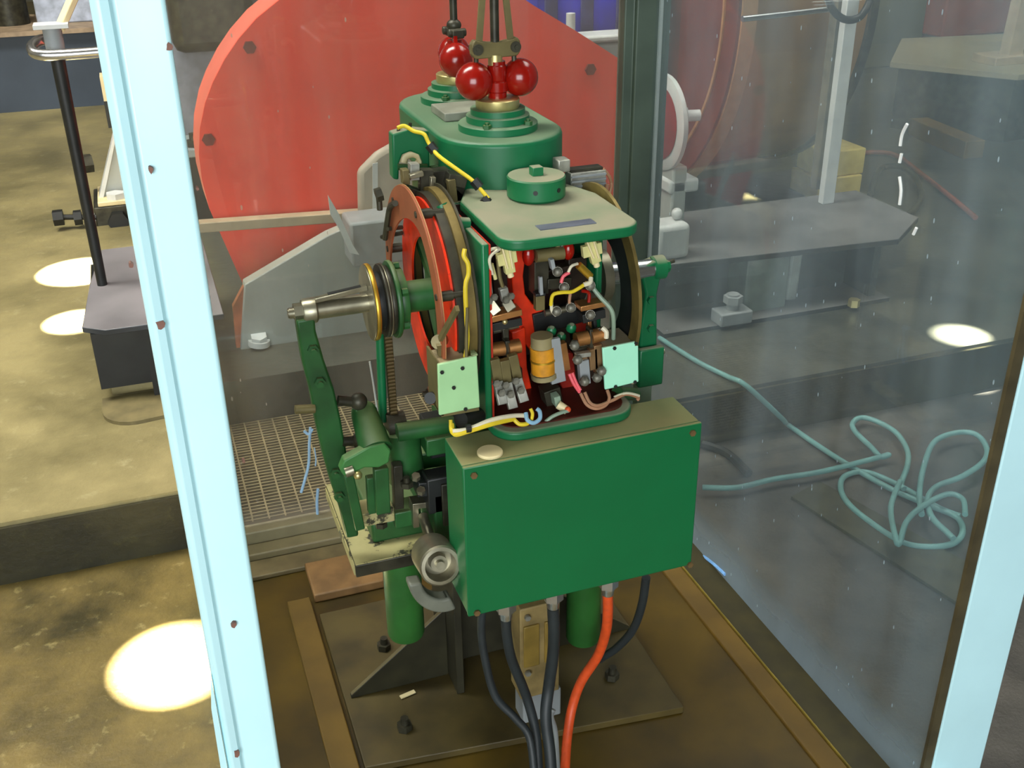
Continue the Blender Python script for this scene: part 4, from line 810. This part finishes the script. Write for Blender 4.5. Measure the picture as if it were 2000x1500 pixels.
MB().box(Y_(192, 405, YB), V((.03, YB + .3, Y_(192, 396, YB).z))).obj('base_pad', CREAM, ab, bevel=.004)
MB().hexb(Y_(228, 396, YB + .05), (0, 0, 1), .045, .05).obj('nut', WHITEP, ab)
MB().hexb(Y_(232, 430, YB), (0, -1, 0), .05, .05, 6).obj('bolt', BLACK, ab); MB().hexb(Y_(180, 318, YB + .2), (-1, -.2, 0), .045, .07).obj('bolt', DARKM, ab)
MB().cyl(Y_(188, 424, YB), Y_(122, 424, YB), .013, 12).hexb(Y_(160, 424, YB), (-1, 0, 0), .036, .035).hexb(Y_(124, 424, YB), (-1, 0, 0), .038, .045).obj('stud', BLACK, ab)
MB().box(Y_(212, 250, YB + .3), V((.03, YB + .42, Y_(212, 198, YB + .3).z))).obj('back_block', BLACK, ab); MB().box(Y_(203, 198, YB + .3), V((.03, YB + .42, Y_(203, 150, YB + .3).z))).obj('cap', CREAM, ab)
fb = thing('steel_beam', (-1.5, 8.3, PZ), 'long dark slate steel beam with a dusty tan top far back on the left', 'beam')
MB().box((-5.5, 8.15, PZ), (.0, 8.9, .69)).obj('beam_web', mat('slate_paint', (58, 68, 80), .5, var=.15, scale=3), fb); MB().box((-5.5, 8.08, .69), (.05, 9.0, .72)).obj('top_flange', mat('dusty_tan', (158, 136, 110), .6), fb)
bx = tag(MB().box((-.55, 8.4, .72), (.0, 8.8, 1.1)).obj('light_crate', mat('pale_blue_grey', (176, 184, 200), .5), bevel=.01), 'pale blue grey crate standing on the far steel beam', 'crate')
tag(MB().cyl((-.72, 8.5, .72), (-.72, 8.5, 1.05), .12, 20).obj('dark_drum', DARKM), 'small dark drum standing on the far beam left of the pale crate', 'drum')

# ---- right of the case: pedestal beam, drum, bearing, post, handle
pr = thing('steel_pedestal', (2.2, 3.3, PZ), 'long dark steel bed beam with a wide dusty top plate seen through the right pane', 'pedestal')
MB().prism(to3([(1.655, 3.17), (2.62, 3.10), (2.86, 3.29), (2.86, 3.70), (1.655, 3.70)], .415), (0, 0, .022)).obj('top_plate', DUSTYB, pr, bevel=.003)
MB().box((1.655, 3.30, PZ), (2.58, 3.33, .415)).box((2.55, 3.14, PZ), (2.58, 3.33, .415)).obj('web', mat('dark_green_black', (34, 44, 42), .5, var=.3), pr)
MB().box((2.02, 3.17, PZ), (2.20, 3.30, .415)).obj('stiffener', mat('grey_green_stiffener', (112, 124, 116), .5, var=.15), pr, bevel=.004)
MB().box((1.655, 3.10, PZ), (2.62, 3.36, PZ + .016)).obj('foot_flange', DUSTYB, pr)
MB().bar((2.24, 3.2, .21), (2.26, 3.22, .40), .05, .02, (0, 1, 0)).obj('stiffener', mat('grey_rib', (140, 146, 138), .5), pr, bevel=.01)
MB().hexb(Z_(1667, 598, PZ + .016), (0, 0, 1), .022, .028).obj('foot_nut', BRASS, pr)
cp = Z_(1428, 628, PZ + .016)
MB().cbox(cp + V((0, 0, .025)), (.13, .08, .05)).obj('clamp_block', GREYP, pr, bevel=.006); MB().cyl(cp + V((0, 0, .05)), cp + V((0, 0, .11)), .022, 14).hexb(cp + V((0, 0, .075)), (0, 0, 1), .035, .028).obj('clamp_stud', GREYP, pr)
dr = thing('winding_drum', (2.9, 5.0, PZ), 'big winding drum with a maroon flange and tan lagging behind the right pane', 'drum')
DC = (0, 4.93, 1.145)
MB().arc(DC, 2.40, 2.47, .25, .955, 0, 360, 96).obj('rim', TAN, dr); MB().arc(DC, 2.385, 2.399, .25, .945, 0, 360, 96).obj('flange', MAROON, dr)
MB().arc(DC, 2.376, 2.384, .83, .845, 0, 360, 96).obj('flange_band', TAN, dr)
MB().lathe((2.471, DC[1], DC[2]), (1, 0, 0), [(0, .85), (.62, .85)], 96).obj('lagging', WOOD, dr)
MB().arc(DC, 3.092, 3.13, .25, .87, 0, 360, 96).obj('rim', DARKM, dr)
MB().cyl((1.75, DC[1], DC[2]), (2.39, DC[1], DC[2]), .10, 28).obj('shaft', STEEL, dr)
bg = thing('shaft_bearing', (1.75, 4.0, PZ), 'white painted bearing housing with a red centre beside the dark rear post', 'bearing')
bc = X_(1304, 238, 1.80)
MB().lathe(bc - V((.03, 0, 0)), (1, 0, 0), [(0, .158), (.006, .17), (.022, .17), (.03, .158)], 36).obj('housing', WHITEP, bg)
MB().lathe(bc + V((-.045, 0, 0)), (1, 0, 0), [(0, .09), (.012, .13), (.014, .13)], 28).obj('red_centre', BALL, bg)
MB().box((bc.x - .03, bc.y - .10, bc.z - .24), (bc.x + .09, bc.y + .18, bc.z - .19)).obj('flange', WHITEP, bg, bevel=.01); MB().box((bc.x - .02, bc.y - .10, .4375), (bc.x + .04, bc.y + .14, bc.z - .14)).obj('pedestal', LGREY, bg, bevel=.01)
MB().hexb((bc.x + .002, bc.y - .05, bc.z + .03), (1, -.2, 0), .036, .04, 6, .05, .02).obj('nut', WHITEP, bg)
wb = X_(1318, 478, 1.66); 
tag(MB().box((1.665, 3.20, .4375), (1.795, 3.315, .437 + .13)).cyl((1.765, 3.26, .567), (1.765, 3.26, .61), .02, 14).obj('pillow_block', WHITEP, bevel=.02, seg=3), 'white pillow block on the dark bed beam just right of the rear post', 'block')
f0 = Z_(1613, 396, .437); ft = V((f0.x, f0.y, Y_(1668, 40, f0.y).z))
tag(MB().bar(f0, ft + V((0, 0, .3)), .055, .035, (0, 1, 0)).obj('upright_bar', WHITEP, bevel=.003), 'pale grey flat upright bar standing on the bed beam in front of the drum', 'bar')
tag(MB().bar(f0 + V((.10, .2, 0)), ft + V((.10, .2, .2)), .06, .05, (0, 1, 0)).obj('upright_bar', mat('grey_brown_upright', (104, 96, 78), .5), bevel=.003), 'dull grey brown upright just behind the pale upright bar', 'bar')
ha = tag(MB().tube([Y_(1450, 37, 3.5), Y_(1540, 27, 3.5), Y_(1625, 17, 3.5)], .011, 10, 3).obj('hand_rod', STEELB), 'thin bright rod across the top in front of the tan drum', 'rod')
tag(MB().tube([Y_(1612, -20, 3.45), Y_(1626, 18, 3.45), Y_(1650, 38, 3.45), Y_(1678, 34, 3.45), Y_(1696, 8, 3.45), Y_(1704, -20, 3.45)], .014, 10, 6).obj('rubber_loop', BLACK), 'drooping black rubber loop hanging at the end of the bright rod', 'hose')
yb = Z_(1640, 384, .2)
tag(MB().box((yb.x - .13, yb.y, .187), (yb.x + .12, yb.y + .25, .30)).obj('timber_block', YBLOCK, bevel=.008), 'pale yellow timber block behind the bed beam, the lower of two', 'block')
tag(MB().box((yb.x - .11, yb.y + .01, .301), (yb.x + .13, yb.y + .24, .43)).obj('timber_block', YBLOCK, bevel=.008), 'bright yellow timber block behind the bed beam, the upper of two', 'block')
rp = thing('steel_pedestal', (5, 5.4, PZ), 'dark steel pedestal with a beige top plate far at the upper right', 'pedestal')
MB().prism(to3([(4.42, 5.47), (4.80, 4.92), (6.6, 5.1), (6.6, 5.9), (5.0, 6.1)], PZ), (0, 0, .37)).obj('body', DARKM, rp); MB().prism(to3([(4.36, 5.48), (4.76, 4.86), (6.7, 5.0), (6.7, 5.95), (5.0, 6.2)], PZ + .371), (0, 0, .03)).obj('top_plate', mat('dusty_beige_top', (150, 140, 112), .6, var=.06, scale=2), rp)
MB().bar((5.0, 5.2, .59), (5.05, 5.22, 1.3), .10, .08, (0, 1, 0)).obj('upright', BEIGE, rp); MB().cbox((5.0, 5.22, .61), (.35, .2, .05)).obj('foot', BEIGE, rp, bevel=.005)
tag(MB().bar(Z_(1790, 262, PZ) + V((0, 0, .05)), Z_(1900, 310, PZ) + V((0, 0, .05)), .12, .10).obj('timber_beam', TIMBER, bevel=.005), 'brown timber beam lying before the far right pedestal', 'timber')
tag(MB().box((3.6, 7.2, PZ), (6.0, 7.6, .9)).obj('long_bench', mat('dull_green_grey', (92, 92, 74), .6, var=.2, scale=2), bevel=.01), 'long dull grey green bench far back at the right', 'bench')
tag(MB().box((7.05, 8.2, PZ), (8.7, 8.8, 1.1)).obj('red_brown_chest', REDBRN, bevel=.02), 'red brown chest at the top right corner', 'chest')
tag(MB().tube([Z_(1655, 300, PZ + .02), Z_(1740, 300, PZ + .02), Z_(1800, 340, PZ + .02), Z_(1870, 395, PZ + .02), Z_(1905, 425, PZ + .02)], .013, 10, 5).obj('rusty_hose', mat('rusty_hose', (128, 66, 44), .6, var=.2)), 'rusty brown hose lying on the concrete behind the bed beam', 'hose')
tag(MB().tube([Z_(1700, 380, PZ + .02), Z_(1720, 330, PZ + .02), Z_(1770, 330, PZ + .05), Z_(1800, 380, PZ + .02), Z_(1770, 420, PZ + .02), Z_(1730, 410, PZ + .02)], .016, 10, 6).obj('dark_hose', DARKM), 'dark hose looped on the concrete right of the yellow blocks', 'hose')

# ---- hose coil on the floor right of the case
def hz(pts, z, dz=0): return [Z_(a, b, z) + V((0, 0, z * 0)) for a, b in pts]
H0 = [Z_(1288, 660, PZ + .012), Z_(1360, 705, PZ + .012), Z_(1420, 735, PZ + .012)]
e1 = Z_(1462, 757, PZ + .010); e1.y = PY0 - .010; e2 = Z_(1500, 795, .07); e2.y = PY0 - .045
H1 = hz([(1540, 830), (1600, 872), (1660, 910), (1740, 955), (1810, 985), (1868, 1010), (1880, 1040), (1860, 1062), (1810, 1068), (1760, 1058), (1700, 1020), (1658, 985), (1642, 955), (1650, 930), (1690, 922), (1750, 945), (1830, 990), (1875, 1008)], .014)
H2 = hz([(1900, 1000), (1880, 960), (1840, 945), (1810, 955)], .030)
tag(MB().tube(H0 + [e1, e2] + H1, .0088, 10, 6).obj('hose', HOSE), 'blue green hose running down off the concrete step into the coil', 'hose')
L2 = hz([(1372, 952), (1440, 952), (1510, 936), (1600, 922), (1690, 900), (1735, 888), (1720, 892), (1700, 872), (1672, 845), (1665, 828), (1680, 816), (1710, 822), (1750, 845), (1772, 880), (1772, 910), (1760, 945), (1766, 955)], .030)
tag(MB().tube(L2, .0088, 10, 6).obj('hose', HOSE), 'blue green hose looping up from the left edge of the floor coil', 'hose')
L3 = hz([(1800, 1005), (1796, 960), (1806, 905), (1826, 862), (1868, 845), (1905, 848), (1926, 872), (1922, 900), (1880, 930), (1830, 950), (1812, 975), (1820, 1010), (1850, 1040), (1862, 1052)], .046)
tag(MB().tube(L3, .0088, 10, 6).obj('hose', HOSE), 'blue green hose forming the far right loop of the floor coil', 'hose')
L4 = hz([(1758, 940), (1740, 990), (1748, 1045), (1756, 1062), (1770, 1020), (1800, 990), (1850, 965), (1880, 975), (1885, 1005)], .060)
tag(MB().tube(L4, .0082, 10, 6).obj('hose', HOSE), 'blue green hose end crossing the middle of the floor coil', 'hose')
tag(MB().prism([Z_(1545, 975, .001), Z_(1600, 945, .001), Z_(1900, 1110, .001), Z_(1880, 1190, .001)], (0, 0, .010)).obj('shadow_band', mat('shadow_band_colour', (62, 60, 40), .5, var=.3)), 'dark floor shadow laid as a thin sheet under the coil of hose', 'plate')  # shadow band across the floor, put in as a thin dark sheet
tag(MB().tube([Z_(1372, 868, .014), Z_(1420, 885, .014), Z_(1462, 925, .014)], .014, 8, 4).obj('black_cable', BLACK), 'short black cable on the floor right of the green terminal box', 'cable')
